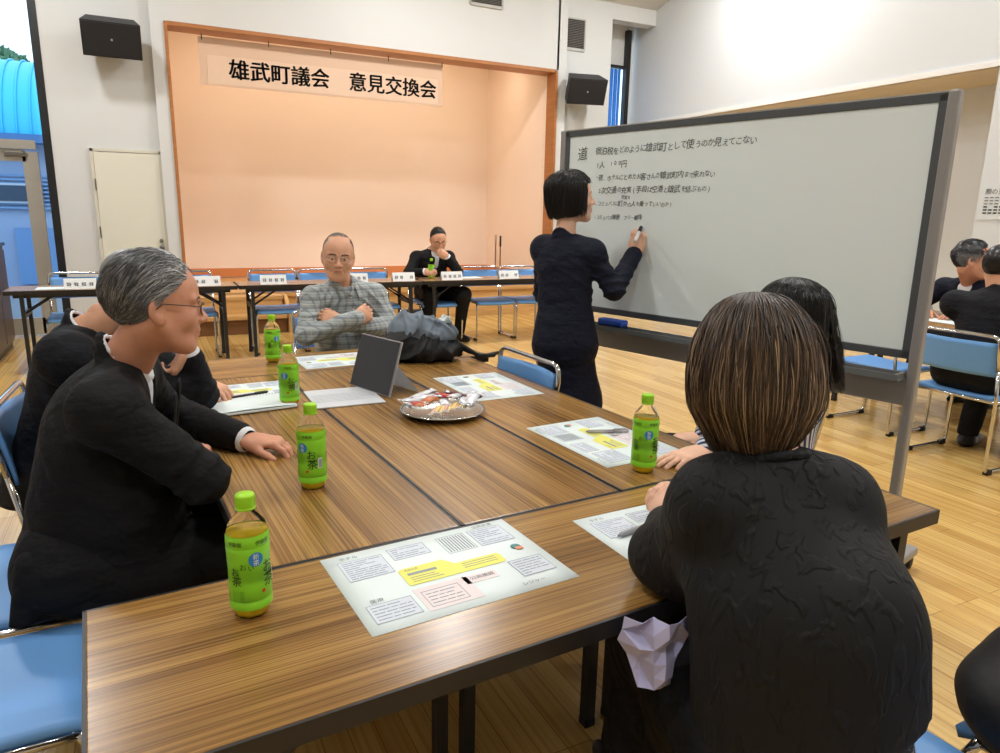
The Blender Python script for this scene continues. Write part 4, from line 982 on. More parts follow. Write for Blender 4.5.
# ---------------------------------------------------------------- hair
def hair_mat(name, stops, rough=.38):
    m = bpy.data.materials.new(name); m.use_nodes = True; nt = m.node_tree; b = nt.nodes['Principled BSDF']
    at = nt.nodes.new('ShaderNodeAttribute'); at.attribute_name = 'strand'; rp = nt.nodes.new('ShaderNodeValToRGB'); e = rp.color_ramp.elements
    e[0].position = stops[0][0]; e[0].color = (*stops[0][1], 1); e[1].position = stops[-1][0]; e[1].color = (*stops[-1][1], 1)
    for p, c in stops[1:-1]: k = e.new(p); k.color = (*c, 1)
    nt.links.new(at.outputs['Fac'], rp.inputs[0]); nt.links.new(rp.outputs[0], b.inputs['Base Color'])
    b.inputs['Roughness'].default_value = rough; b.inputs['Specular IOR Level'].default_value = .55
    return m
def strands(paths, radii, vals, grad=None):
    """paths (S,N,3) -> three sided tapered tubes with a random 'strand' value each"""
    Pp = np.asarray(paths, float); S_, N_, _ = Pp.shape; T = np.gradient(Pp, axis=1); T /= np.linalg.norm(T, axis=2, keepdims=True)+1e-9
    ref = np.tile(np.array([.31, .52, .79]), (S_, N_, 1)); U = np.cross(T, ref); U /= np.linalg.norm(U, axis=2, keepdims=True)+1e-9; W = np.cross(T, U)
    tap = (1-np.linspace(0, 1, N_)**3*.85)[None, :, None]; r = np.asarray(radii)[:, None, None]*tap
    rings = np.stack([Pp+(U*math.cos(2*PI*k/3)+W*math.sin(2*PI*k/3))*r for k in range(3)], 2)   # S,N,3,3
    co = rings.reshape(-1, 3); idx = np.arange(S_*N_*3).reshape(S_, N_, 3)
    q = [np.stack([idx[:, :-1, k], idx[:, :-1, (k+1) % 3], idx[:, 1:, (k+1) % 3], idx[:, 1:, k]], -1).reshape(-1, 4) for k in range(3)]
    Q = np.concatenate(q); me = bpy.data.meshes.new('hair'); me.vertices.add(len(co)); me.vertices.foreach_set('co', co.astype(np.float32).ravel())
    me.loops.add(len(Q)*4); me.loops.foreach_set('vertex_index', Q.ravel().astype(np.int32)); me.polygons.add(len(Q)); me.polygons.foreach_set('loop_start', np.arange(0, len(Q)*4, 4, dtype=np.int32))
    me.polygons.foreach_set('use_smooth', np.ones(len(Q), bool)); me.update()
    a = me.attributes.new('strand', 'FLOAT', 'POINT'); vv = np.asarray(vals, np.float32)[:, None]*(np.ones(N_) if grad is None else grad(np.linspace(0, 1, N_)))[None, :]; a.data.foreach_set('value', np.repeat(vv.astype(np.float32).ravel(), 3)); me.validate(); return me
def shell(o, R, s, prims, subs, h=.004, disp=None, val=.3):
    """solid hair mass from local prims ((c, r) ellipsoids) minus subs"""
    F = Field(np.asarray(o)-.24*s, np.asarray(o)+.20*s, h); L = lambda c: np.asarray(o)+R @ (V3(*c)*s)
    for q in prims: F.ell(L(q[0]), V3(*q[1])*s, R, q[2] if len(q) > 2 else .02)
    for q in subs: F.ell(L(q[0]), V3(*q[1])*s, R, q[2] if len(q) > 2 else .008, True)
    if disp:
        def fn(x, y, z):
            p = (np.stack([x, y, z], 1)-o) @ R/s; return disp(p)*s
        F.near_disp(fn)
    me = F.mesh('hs'); a = me.attributes.new('strand', 'FLOAT', 'POINT'); a.data.foreach_set('value', np.full(len(me.vertices), val, np.float32)); return me
def comb(o, R, s, n, region, flow, C0=(0, -.012, .036), rad=(.0775, .099, .087), steps=7, step=.008, lift=.004, seed=0, wob=.25, width=.0009, length_var=.5, grey=None):
    """short hair: strands that run over the skull along flow(p); region(unit p)->bool picks roots; all local"""
    g = np.random.RandomState(seed); C0 = V3(*C0); rad = V3(*rad); roots = []
    while len(roots) < n:
        v = g.randn(4000, 3); v /= np.linalg.norm(v, axis=1, keepdims=True); p = C0+v*rad; ok = region(p); roots += list(p[ok])
    p = np.array(roots[:n]); out = [p.copy()]; ln = (1-length_var*g.rand(n))[:, None]; lf = g.rand(n)[:, None]; cl_ = p*np.array([60, 45, 60]); rw = g.randn(n, 3)*wob*.5+wob*1.1*np.stack([np.sin(cl_[:, 0]+cl_[:, 1]*.6), np.sin(cl_[:, 1]*.7+cl_[:, 2]), np.sin(cl_[:, 2]+cl_[:, 0]*1.3)], 1); lf = np.clip(lf*.5+.5*(.5+.5*np.sin(cl_[:, 0]*1.3+cl_[:, 2]+cl_[:, 1]*.5))[:, None], 0, 1)
    for i in range(steps-1):
        f = flow(p)+rw*.5; nn = (p-C0)/rad**2; nn /= np.linalg.norm(nn, axis=1, keepdims=True); f = f-nn*(f*nn).sum(1, keepdims=True); f /= np.linalg.norm(f, axis=1, keepdims=True)+1e-9
        p = p+f*step*ln; q = (p-C0)/rad; k = np.linalg.norm(q, axis=1, keepdims=True); tgt = 1+(.012+lift*10*lf*math.sin(PI*.5*(i+1)/steps)); p = C0+q/k*tgt*rad; out.append(p.copy())
    Pp = np.stack(out, 1); W_ = np.asarray(o)+(Pp*s) @ R.T; vals = g.rand(n) if grey is None else grey(Pp[:, 0], g); return strands(W_, np.full(n, width*s)*(0.7+.6*g.rand(n)), vals)
def hair_part(b, meshes, m, name='hair'):
    me = join(meshes, name); o = link(name, me, [m], None, True); return bind(o, b)
def scalp_region(front=.055, low=-.03, top_clear=None):
    """usual hairline: above the ears, down the nape, above the forehead"""
    def f(p):
        x, y, z = p[:, 0], p[:, 1], p[:, 2]
        hl = np.where(y > -.0, .018+ np.clip(y, 0, .1)*1.05, low)       # rises towards the forehead
        ok = z > hl
        ok |= (y < -.035) & (z > -.062)
        return ok
    return f

def glasses(b, o, R, s, m, lens=True, w=.052, hgt=.034):
    L = lambda x, y, z: np.asarray(o)+R @ (V3(x, y, z)*s); g = B()
    for q in (-1, 1): g.tube([L(q*.0335+w/2*math.cos(a)*.95, .101-.010*abs(math.cos(a))*(1 if q*math.cos(a) > 0 else 0), -.004+hgt/2*math.sin(a)) for a in np.linspace(0, 2*PI, 21)[:-1]], .0011*s, 5, closed=True); g.tube([L(q*.059, .091, .002), L(q*.0795, .070, .006), L(q*.0815, .005, .010), L(q*.080, -.012, -.006)], .0012*s, 5)
    g.tube([L(-.009, .104, .002), L(0, .110, .005), L(.009, .104, .002)], .0010*s, 5)
    f = bind(g.done('glasses_frame', m), b)
    if lens:
        g = B()
        for q in (-1, 1):
            vs = [g.bm.verts.new(Vector(L(q*.0335+w/2*math.cos(a)*.93, .100-.009*abs(math.cos(a))*(1 if q*math.cos(a) > 0 else 0), -.004+hgt/2*math.sin(a)*.96))) for a in np.linspace(0, 2*PI, 21)[:-1]]; g.bm.faces.new(vs)
        l = g.done('lenses', mat('spectacle_lens', (.97, .98, 1), .02, trans=1., ior=1.01, alpha=.10)); l.parent = f
def jacket(b, J, m, h=.008, g=.018, female=False, belly=0., hem=.10, extra=None, v_open=True, name='jacket', cut_wr=.03, r=(.056, .048, .038), fold=.003, seed=1, k=.04, ws=1., cr=.067, vdepth=.24, vw=.055):
    side, fwd, up = axes(J); pts = np.array([J[q] for q in ('P', 'N', 'SL', 'SR', 'EL', 'ER', 'WL', 'WR')]); F = Field(pts.min(0)-.24, pts.max(0)+.2, h)
    torso(F, J, g, female, belly, k, ws); F.cap(J['P']-up*hem, J['P'], .165*ws+g, .155*ws+g, flat=fwd, sc=.72, k=.04)
    if extra: extra(F, g)
    if J['P'][2] < .6: F.half(V3(0, 0, .452), V3(0, 0, -1))
    F.near_disp(folds(fold, 26, [up+side*.5, up-side*.4+fwd*.3], seed))
    if v_open:
        F.cap(J['N']+fwd*.085-up*.015, J['N']+fwd*.16-up*vdepth, vw, .010, k=.004, sub=True)
    F.ell(J['N']+up*.035, V3(.064, .064, .055), None, .006, True)
    collar(F, J['N'], side, fwd, up, r=cr, th=.0065, z=(.022 if cr > .06 else .012), tilt=.15, hh=.022, k=.012, a0=-2.3, a1=2.3)
    for q in (-1, 1):   # lapels
        F.cap(J['N']+fwd*(.115+g)+side*q*.052-up*.075, J['N']+fwd*(.135+g)+side*q*.030-up*.19, .030, .014, flat=fwd, sc=.22, k=.004)
    for S_, E_, W_ in (('SL', 'EL', 'WL'), ('SR', 'ER', 'WR')):
        F.ell(J[S_], V3(1, 1, 1)*(r[0]+g+.004), None, .03); F.cap(J[S_], J[E_], r[0]+g*.7, r[1]+g*.6, k=.022); e = J[W_]-nrm(J[W_]-J[E_])*cut_wr; F.cap(J[E_], e, r[1]+g*.6, r[2]+g*.45, k=.02)
    for E_, S_ in (('EL', 'SL'), ('ER', 'SR')):
        F.near_disp(local_fold(J[E_], .09, .006, 150, nrm(J[S_]-J[E_])+V3(.2, .1, .3), seed)); F.near_disp(local_fold(J[S_]*.7+J['P']*.3, .1, .005, 90, side+up, seed+1)); F.near_disp(local_fold(J[S_]*.6+J[E_]*.4, .07, .004, 120, side*.6+up, seed+2)); F.near_disp(local_fold(J[E_]*.5+J['W'+E_[1]]*.5, .07, .003, 140, J[E_]-J['W'+E_[1]], seed+3))
    me = F.mesh('jacket'); o = link(name, me, [m], None, True); return bind(o, b)
def shirt(b, J, m, name='shirt', h=.006, g=.006, col=True, cuff=True, tie=None, seed=3, ws=1.):
    side, fwd, up = axes(J); c = J['N']-up*.10; F = Field(c-.24, c+.20, h); torso(F, J, g, ws=ws)
    F.ell(J['N']+up*.04, V3(.052, .052, .07), None, .004, True)
    if col: collar(F, J['N'], side, fwd, up, r=.0585, th=.0050, z=.020, tilt=.070, hh=.022)
    ms = [F.mesh('s')]
    if cuff:
        for E_, W_ in (('EL', 'WL'), ('ER', 'WR')):
            d = nrm(J[W_]-J[E_]); F = Field(J[W_]-.09, J[W_]+.09, .003); F.cap(J[W_]-d*.05, J[W_]-d*.012, (.0385), .0385, k=.004); F.cap(J[W_]-d*.03, J[W_]+d*.03, .0295, .0295, k=.002, sub=True); ms.append(F.mesh('c'))
    o = link(name, join(ms, name), [m], None, True); bind(o, b); return o
def trousers(b, J, m, h=.010, g=.014, name='trousers', seed=5):
    pts = np.array([J[q] for q in ('P', 'HL', 'HR', 'KL', 'KR', 'AL', 'AR')]); F = Field(pts.min(0)-.2, pts.max(0)+.2, h); side, fwd, up = axes(J)
    F.cap(J['HL'], J['HR'], .098+g, .098+g, k=.04); F.cap(J['P']+up*.08, J['P'], .13+g, .14+g, flat=fwd, sc=.72, k=.05)
    leg(F, J['HL'], J['KL'], J['AL'], g); leg(F, J['HR'], J['KR'], J['AR'], g); F.near_disp(folds(.004, 30, [UP+V3(.3, .2, 0), V3(1, .3, .5)], seed))
    for a in ('AL', 'AR'): F.ell(J[a]-UP*.045, V3(.06, .06, .05), None, .004, True)
    o = link(name, F.mesh('t'), [m], None, True); return bind(o, b)
def shoes(b, J, fwd, m, name='shoe'):
    f = nrm(fwd*V3(1, 1, 0)); 
    for a in ('AL', 'AR'):
        c = J[a]*V3(1, 1, 0); Mx = np.stack([np.cross(f, UP), f, UP], 1); F = Field(c-V3(.2, .2, .02), c+V3(.25, .25, .16), .006)
        F.ell(c+f*.06+UP*.035, V3(.046, .145, .042), Mx, .02); F.cap(c+UP*.05, c+UP*.10, .048, .042, k=.03); F.half(V3(0, 0, .004), V3(0, 0, -1)); o = link(name, F.mesh('s'), [m], None, True); bind(o, b)
SHOE = mat('black_leather_shoe', srgb(26, 25, 25), .3)
def mk(**kw):
    J = {k: V3(*v) for k, v in kw.items()}
    for h in ('HL', 'HR'):
        if J[h][2] < .6: J[h][2] = .54
    return J
GREYHAIR = hair_mat('grey_hair', [(0, srgb(58, 58, 60)), (.35, srgb(100, 100, 102)), (.7, srgb(150, 150, 150)), (1, srgb(206, 206, 206))], .4)
BLACKHAIR = hair_mat('black_hair', [(0, srgb(14, 13, 14)), (.6, srgb(26, 24, 25)), (1, srgb(52, 46, 44))], .32)
DARKHAIR = hair_mat('dark_short_hair', [(0, srgb(22, 20, 20)), (1, srgb(60, 54, 50))], .4)
BALDGREY = hair_mat('thinning_hair', [(0, srgb(70, 62, 56)), (1, srgb(150, 140, 130))], .5)
BOBHAIR = hair_mat('highlighted_brown_hair', [(0, srgb(30, 24, 21)), (.35, srgb(70, 54, 42)), (.68, srgb(104, 82, 62)), (.86, srgb(148, 120, 90)), (1, srgb(190, 164, 130))], .42)

# ======== 1: man with grey hair and glasses, front left
hR = frame((1, .10, -.06), roll=.02); ho = V3(-.740, .47, 1.158); hs = .965
J = mk(P=(-.965, .60, .52), N=(-.815, .525, 1.035), SR=(-.855, .35, .945), SL=(-.815, .72, .945), ER=(-.675, .345, .765), WR=(-.70, .60, .745), EL=(-.74, .97, .775), WL=(-.535, .70, .735), HL=(-.98, .72, .50), HR=(-.98, .48, .50), KL=(-.56, .72, .52), KR=(-.56, .46, .52), AL=(-.50, .72, .09), AR=(-.50, .46, .09), head=tuple(ho))
J['W'] = V3(-.925, .58, .70); J['C'] = V3(-.885, .555, .85)
ms = [head_mesh(ho, hR, .0028, hs, old=True, neck_to=J['N']-UP*.02, skin=SKIN2), under_body(J),
      hand_mesh(-1, J['WL'], (.78, -.42, -.06), (.05, .05, 1), (.42, .46, .5, .5), .08, 1.02, (.55, .25), skin=SKIN2, elbow=J['EL']), hand_mesh(1, J['WR'], (.3, .8, -.1), (.1, 0, 1), (.5, .5, .5, .5), .05, 1., skin=SKIN2, elbow=J['ER'])]
b1 = person('man with grey hair and glasses in black suit, seated front left with hand on table', J, ms)
def ex1(F, g):
    F.cap(J['P']+V3(.02, .12, -.02), J['P']+V3(.24, .12, -.01), .105, .095, k=.05); F.cap(J['P']+V3(.02, -.12, -.02), J['P']+V3(.24, -.13, -.01), .105, .095, k=.05)
    F.ell((-.83, .52, .68), (.12, .16, .17), None, .05); F.cap((-1.035, .43, .58), (-1.075, .41, .45), .035, .022, k=.05)
jk = jacket(b1, J, SUITB, .0065, .016, belly=.02, hem=.03, extra=ex1, vdepth=.24, vw=.062)
shirt(b1, J, SHIRTW); trousers(b1, J, SUITB); shoes(b1, J, V3(1, 0, 0), SHOE)
for p in ((-.706, .465, .63), (-.722, .455, .545)):
    q = B(); q.lathe([(0, -.002), (.010, -.002), (.011, 0), (.0075, .002), (0, .0015)], 14); bmesh.ops.transform(q.bm, matrix=Matrix.Translation(p) @ Matrix.Rotation(-.75, 4, 'Z') @ Matrix.Rotation(PI/2, 4, 'Y'), verts=q.bm.verts); bind(q.done('button', mat('suit_button', srgb(20, 20, 22), .2)), b1)
reg = lambda p: (p[:, 2] > np.where(p[:, 1] > .0, .010+np.clip(p[:, 1], 0, .1)*.85, -.02)) & (p[:, 1] < .066) | ((p[:, 1] < -.028) & (p[:, 2] > -.070))
flow = lambda p: np.stack([p[:, 0]*3, -.9-0*p[:, 0], -.25-(.75)*np.clip((-p[:, 1]+.02)/.1, 0, 1.3)-np.abs(p[:, 0])*4], 1)
gre = lambda r, g: np.clip(.12+.80*g.rand(len(r))**1.3+np.clip(r[:, 1]*3.2, -.1, .3)-.15*(r[:, 2] > .09), 0, 1)
hair_part(b1, [shell(ho, hR, hs, [((0, -.016, .040), (.080, .101, .089))], [((0, .085, -.01), (.085, .060, .075)), ((0, .02, -.075), (.1, .055, .075)), ((.078, .0, -.02), (.03, .022, .04)), ((-.078, 0, -.02), (.03, .022, .04))], val=.22),
    comb(ho, hR, hs, 5200, reg, flow, rad=(.081, .102, .092), steps=9, step=.0085, lift=.010, seed=3, wob=.5, width=.0012, grey=gre)], GREYHAIR)
glasses(b1, ho, hR, hs, mat('glasses_dark_metal', srgb(60, 52, 48), .3, .7))

# ======== 2: man behind him
hR = frame((1, .05, -.12)); ho = V3(-.775, 1.17, 1.125)
J = mk(P=(-1.09, 1.30, .52), N=(-.935, 1.20, 1.01), SR=(-.985, 1.02, .945), SL=(-.935, 1.40, .94), ER=(-.66, .98, .80), WR=(-.665, 1.13, .935), EL=(-.66, 1.50, .77), WL=(-.60, 1.38, .75), HL=(-1.05, 1.46, .5), HR=(-1.05, 1.22, .5), KL=(-.62, 1.46, .52), KR=(-.62, 1.2, .52), AL=(-.58, 1.46, .09), AR=(-.58, 1.2, .09), head=tuple(ho))
J['ER'] = V3(-.625, 1.20, .765); J['WR'] = V3(-.655, 1.14, .925)
ms = [head_mesh(ho, hR, .004, 1.0, neck_to=J['N']-UP*.02), under_body(J), hand_mesh(1, J['WR'], (-.55, -.15, -.8), (.75, -.2, -.3), (.9, .9, .9, .9), .03, .95, (.4, .3), elbow=J['ER'], back=.04), hand_mesh(-1, J['WL'], (.5, -.8, -.05), (0, 0, 1), (.4, .4, .4, .4), elbow=J['EL'], h=.004)]
b2 = person('man in black suit mostly hidden behind the grey haired man, hand raised to his chin', J, ms)
jacket(b2, J, SUITD, .008, .018, hem=.08, seed=4); shirt(b2, J, SHIRTW, seed=6); trousers(b2, J, SUITD); shoes(b2, J, V3(1, 0, 0), SHOE)
hair_part(b2, [comb(ho, hR, 1., 1500, scalp_region(), flow, seed=8, width=.0014), shell(ho, hR, 1., [((0, -.016, .040), (.079, .100, .088))], [((0, .085, -.01), (.085, .060, .085)), ((0, .02, -.075), (.1, .055, .085))], val=.5)], GREYHAIR)

# ======== 3: man in plaid shirt, arms crossed
hR = frame((-.22, -1, -.05), roll=.07); ho = V3(.165, 2.43, 1.145)
PL_ = bpy.data.materials.new('grey_plaid_shirt'); PL_.use_nodes = True; nt = PL_.node_tree; bs = nt.nodes['Principled BSDF']; tc = _n(nt, 'ShaderNodeTexCoord'); sp_ = _n(nt, 'ShaderNodeSeparateXYZ'); nt.links.new(tc.outputs['Object'], sp_.inputs[0])
def stripe(out, per, w, off=0.):
    a = _n(nt, 'ShaderNodeMath'); a.operation = 'MULTIPLY_ADD'; a.inputs[1].default_value = 1/per; a.inputs[2].default_value = off+50; nt.links.new(out, a.inputs[0])
    f = _n(nt, 'ShaderNodeMath'); f.operation = 'FRACT'; nt.links.new(a.outputs[0], f.inputs[0]); c = _n(nt, 'ShaderNodeMath'); c.operation = 'LESS_THAN'; c.inputs[1].default_value = w; nt.links.new(f.outputs[0], c.inputs[0]); return c.outputs[0]
dg_ = _n(nt, 'ShaderNodeMath'); dg_.operation = 'ADD'; nt.links.new(sp_.outputs[0], dg_.inputs[0]); nt.links.new(sp_.outputs[1], dg_.inputs[1])
cur = None
base = _n(nt, 'ShaderNodeRGB'); base.outputs[0].default_value = (*srgb(172, 180, 181), 1); cur = base.outputs[0]
for o_, per, w_, off, col in ((sp_.outputs[2], .042, .22, 0, (104, 112, 118)), (dg_.outputs[0], .042, .22, 0, (104, 112, 118)), (sp_.outputs[2], .042, .07, .5, (196, 200, 200)), (dg_.outputs[0], .042, .07, .5, (196, 200, 200)), (sp_.outputs[2], .014, .2, .1, (120, 128, 132))):
    mx = _n(nt, 'ShaderNodeMixRGB'); mu = _n(nt, 'ShaderNodeMath'); mu.operation = 'MULTIPLY'; mu.inputs[1].default_value = .6; nt.links.new(stripe(o_, per, w_, off), mu.inputs[0]); nt.links.new(mu.outputs[0], mx.inputs[0]); nt.links.new(cur, mx.inputs[1]); mx.inputs[2].default_value = (*srgb(*col), 1); cur = mx.outputs[0]
nt.links.new(cur, bs.inputs['Base Color']); bs.inputs['Roughness'].default_value = .75; bs.inputs['Sheen Weight'].default_value = .1
J = mk(P=(.25, 2.62, .50), N=(.195, 2.50, 1.005), SR=(.035, 2.46, .925), SL=(.385, 2.52, .925), ER=(-.03, 2.37, .745), WR=(.215, 2.275, .835), EL=(.45, 2.42, .745), WL=(.135, 2.30, .815), HL=(.36, 2.60, .50), HR=(.16, 2.58, .5), KL=(.34, 2.14, .52), KR=(.10, 2.14, .52), AL=(.34, 2.10, .09), AR=(.10, 2.1, .09), head=tuple(ho))
ms = [head_mesh(ho, hR, .0032, 1.02, old=True, neck_to=J['N']-UP*.02, skin=SKIN), under_body(J), hand_mesh(1, J['WR'], (.85, .35, .25), (0, -1, .3), (.5, .5, .55, .6), .02, .95, (.4, .1), elbow=J['ER'], back=.05), hand_mesh(-1, J['WL'], (-.80, .35, .30), (.1, -1, .3), (.5, .5, .55, .6), .02, .95, (.4, .1), elbow=J['EL'], back=.05)]
b3 = person('older man in grey plaid shirt sitting with crossed arms at the far table', J, ms)
side, fwd, up = axes(J); F = Field((-.15, 2.08, .42), (.60, 2.80, 1.10), .006); torso(F, J, .016, belly=.02)
for a_, e_, w_ in (('SL', 'EL', 'WL'), ('SR', 'ER', 'WR')):
    F.cap(J[a_], J[e_], .060, .058, k=.03); F.cap(J[e_], J[w_]+nrm(J[w_]-J[e_])*.0, .058, .044, k=.012 if a_ == 'SL' else .006)
F.cap(J['P'], J['P']+up*.06, .17, .165, flat=fwd, sc=.75, k=.03)
for c_, q_ in ((J['EL'], V3(1, .2, 1)), (J['ER'], V3(-1, .2, 1)), (V3(.3, 2.36, .82), V3(.3, 0, 1)), (V3(.03, 2.36, .82), V3(-.3, 0, 1)), (V3(.3, 2.5, .66), V3(.2, 0, 1)), (V3(.34, 2.46, .9), V3(1, 0, .6)), (V3(.10, 2.44, .93), V3(-1, 0, .6))): F.near_disp(local_fold(c_, .09, .006, 125, q_, int(c_[0]*10)))
F.ell(J['N']+up*.03+fwd*.02, V3(.056, .056, .06), None, .004, True)
bind(link('plaid_shirt', F.mesh('s'), [PL_], None, True), b3)
F = Field(J['N']-.16, J['N']+.14, .004); collar(F, J['N'], side, fwd, up, r=.066, th=.006, z=.028, tilt=.040, hh=.018, a0=-2.6, a1=2.6)
for q in (-1, 1): F.cap(J['N']+fwd*.045+side*q*.058+up*.012, J['N']+fwd*.122+side*q*.050-up*.060, .026, .008, flat=fwd*.8+side*q*.45, sc=.28, k=.006); F.cap(J['N']+fwd*.045+side*q*.058+up*.012, J['N']+fwd*.105+side*q*.012-up*.035, .020, .012, flat=fwd*.9+side*q*.3, sc=.3, k=.006)
bind(link('shirt_collar', F.mesh('s'), [PL_], None, True), b3)
b = B()
for i in range(5): p = J['N']+fwd*(.108+.012*min(i, 3))-up*(.05+.065*i)+side*.0; b.lathe([(0, -.002), (.006, -.002), (.006, .003), (0, .003)], 10, c=tuple(p+fwd*.012))
bind(b.done('shirt_buttons', mat('button_white', srgb(225, 225, 222), .3)), b3)
trousers(b3, J, mat('dark_trousers', srgb(52, 50, 48), .8)); shoes(b3, J, V3(0, -1, 0), SHOE)
bl = B().tube([J['P']+up*.085+side*.150*math.cos(a)+fwd*(.118*math.sin(a)+.02) for a in np.linspace(0, 2*PI, 33)[:-1]], .016, 8, closed=True).done('belt', mat('belt_black', srgb(28, 26, 26), .35)); bind(bl, b3)
hair_part(b3, [comb(ho, hR, 1.02, 2600, lambda p: ((p[:, 2] > .0) & (np.abs(p[:, 0]) > .045+.25*np.clip(p[:, 2]-.06, 0, 1)) & (p[:, 1] < .035) & (p[:, 2] < .10)) | ((p[:, 1] < -.03) & (p[:, 2] > -.06)), lambda p: np.stack([p[:, 0]*2, -.5+0*p[:, 0], -.7+0*p[:, 0]], 1), seed=11, rad=(.0775, .099, .087), steps=5, step=.006, lift=.002, width=.0010),
    comb(ho, hR, 1.02, 500, lambda p: (p[:, 2] > .105) & (p[:, 1] < .04), lambda p: np.stack([0*p[:, 0]+.3, -.9+0*p[:, 0], 0*p[:, 0]], 1), seed=12, steps=5, step=.008, lift=.002, width=.0008)], BALDGREY)
glasses(b3, ho, hR, 1.02, mat('glasses_silver', srgb(190, 180, 170), .25, .9))

# ======== 4: man at the stage row with a bottle
hR = frame((-.10, -1, -.38), roll=-.05); ho = V3(2.165, 6.06, 1.105)
J = mk(P=(2.12, 6.18, .50), N=(2.14, 6.15, .985), SR=(1.94, 6.14, .905), SL=(2.32, 6.14, .905), ER=(1.80, 6.02, .74), WR=(1.93, 5.84, .775), EL=(2.36, 5.96, .755), WL=(2.205, 5.90, .93), HL=(2.23, 6.12, .50), HR=(2.02, 6.12, .50), KL=(2.32, 5.70, .53), KR=(1.95, 5.72, .53), AL=(2.34, 5.86, .10), AR=(1.93, 5.80, .10), head=tuple(ho))
ms = [head_mesh(ho, hR, .005, 1.06, neck_to=J['N']-UP*.02), under_body(J), hand_mesh(1, J['WR'], (.55, -.75, .0), (-.6, -.5, .4), (.75, .75, .75, .75), .04, 1., (.9, .3), elbow=J['ER'], h=.004), hand_mesh(-1, J['WL'], (-.8, .15, .35), (.1, -1, -.2), (.8, .8, .8, .8), .04, 1., (.4, .2), elbow=J['EL'], h=.004)]
b4 = person('man in black suit seated before the stage, looking down, holding a green tea bottle', J, ms)
jacket(b4, J, SUITB, .009, .014, hem=.06, seed=9, vdepth=.26, vw=.05); shirt(b4, J, SHIRTW, h=.008); trousers(b4, J, SUITB, h=.012); shoes(b4, J, V3(.2, -1, 0), SHOE)
hair_part(b4, [comb(ho, hR, 1.06, 2200, scalp_region(), flow, seed=14, rad=(.080, .102, .090), width=.0018), shell(ho, hR, 1.06, [((0, -.016, .042), (.080, .100, .089))], [((0, .092, -.035), (.080, .055, .080)), ((0, .02, -.085), (.1, .055, .085))], h=.005, val=.2)], BLACKHAIR)
glasses(b4, ho, hR, 1.06, mat('glasses_dark_metal', (0, 0, 0)), lens=False)

# ======== 5: woman writing on the whiteboard
hR = frame((.94, -.26, .10)); ho = V3(1.025, 1.50, 1.462); hs = .95
J = mk(P=(.975, 1.43, .83), N=(.985, 1.485, 1.295), SR=(1.060, 1.365, 1.215), SL=(.945, 1.595, 1.225), ER=(1.140, 1.290, 1.055), WR=(1.335, 1.405, 1.225), EL=(1.02, 1.72, 1.00), WL=(1.17, 1.70, .95), HL=(.93, 1.52, .78), HR=(1.01, 1.36, .78), KL=(1.0, 1.52, .45), KR=(1.06, 1.37, .45), AL=(1.0, 1.52, .09), AR=(1.06, 1.37, .09), head=tuple(ho))
ms = [head_mesh(ho, hR, .0032, hs, female=True, neck_to=J['N']-UP*.02, skin=SKIN3), under_body(J), hand_mesh(1, J['WR'], (.12, -.03, 1), (-.75, -.62, .0), (.95, 1.0, 1.05, 1.1), .03, .90, (.35, .55), skin=SKIN3, elbow=J['ER'], back=.06), hand_mesh(-1, J['WL'], (.5, -.2, -.8), (1, 0, .2), (.5, .5, .5, .5), .04, .88, skin=SKIN3, elbow=J['EL'])]
b5 = person('woman with black bob in navy skirt suit, standing and writing on the whiteboard', J, ms)
side, fwd, up = axes(J)
def ex5(F, g): F.cap(J['P']+up*.04, J['P']-up*.035, .125, .155, flat=fwd, sc=.85, k=.04)
jacket(b5, J, SUITN, .0065, .012, female=True, hem=.0, extra=ex5, seed=12, r=(.043, .039, .035), fold=.002, cut_wr=.03, k=.035, ws=.80, cr=.054)
F = Field((.70, 1.12, .40), (1.32, 1.74, .95), .009); c_ = J['P']
F.cap(c_-UP*.0, V3(1.005, 1.42, .52), .130, .155, flat=fwd, sc=.86, k=.04); F.cap(V3(1.005, 1.42, .52), V3(1.01, 1.415, .43), .155, .155, flat=fwd, sc=.86, k=.04); F.half(V3(0, 0, .50), V3(0, 0, -1)); F.near_disp(folds(.002, 22, [side+up*.2], 2))
bind(link('skirt', F.mesh('s'), [SUITN], None, True), b5)
shirt(b5, J, SHIRTW, col=False, cuff=False, g=.0, ws=.78); shoes(b5, J, V3(1, .2, 0), SHOE)
for a in ('L', 'R'):
    F = Field(J['A'+a]-V3(.12, .12, .1), J['K'+a]+V3(.12, .12, .2), .01); F.cap(J['K'+a]+UP*.12, J['A'+a]+V3(0, 0, 0), .060, .042, k=.02); bind(link('stocking', F.mesh('s'), [mat('stocking_dark', srgb(40, 34, 34), .6)], None, True), b5)
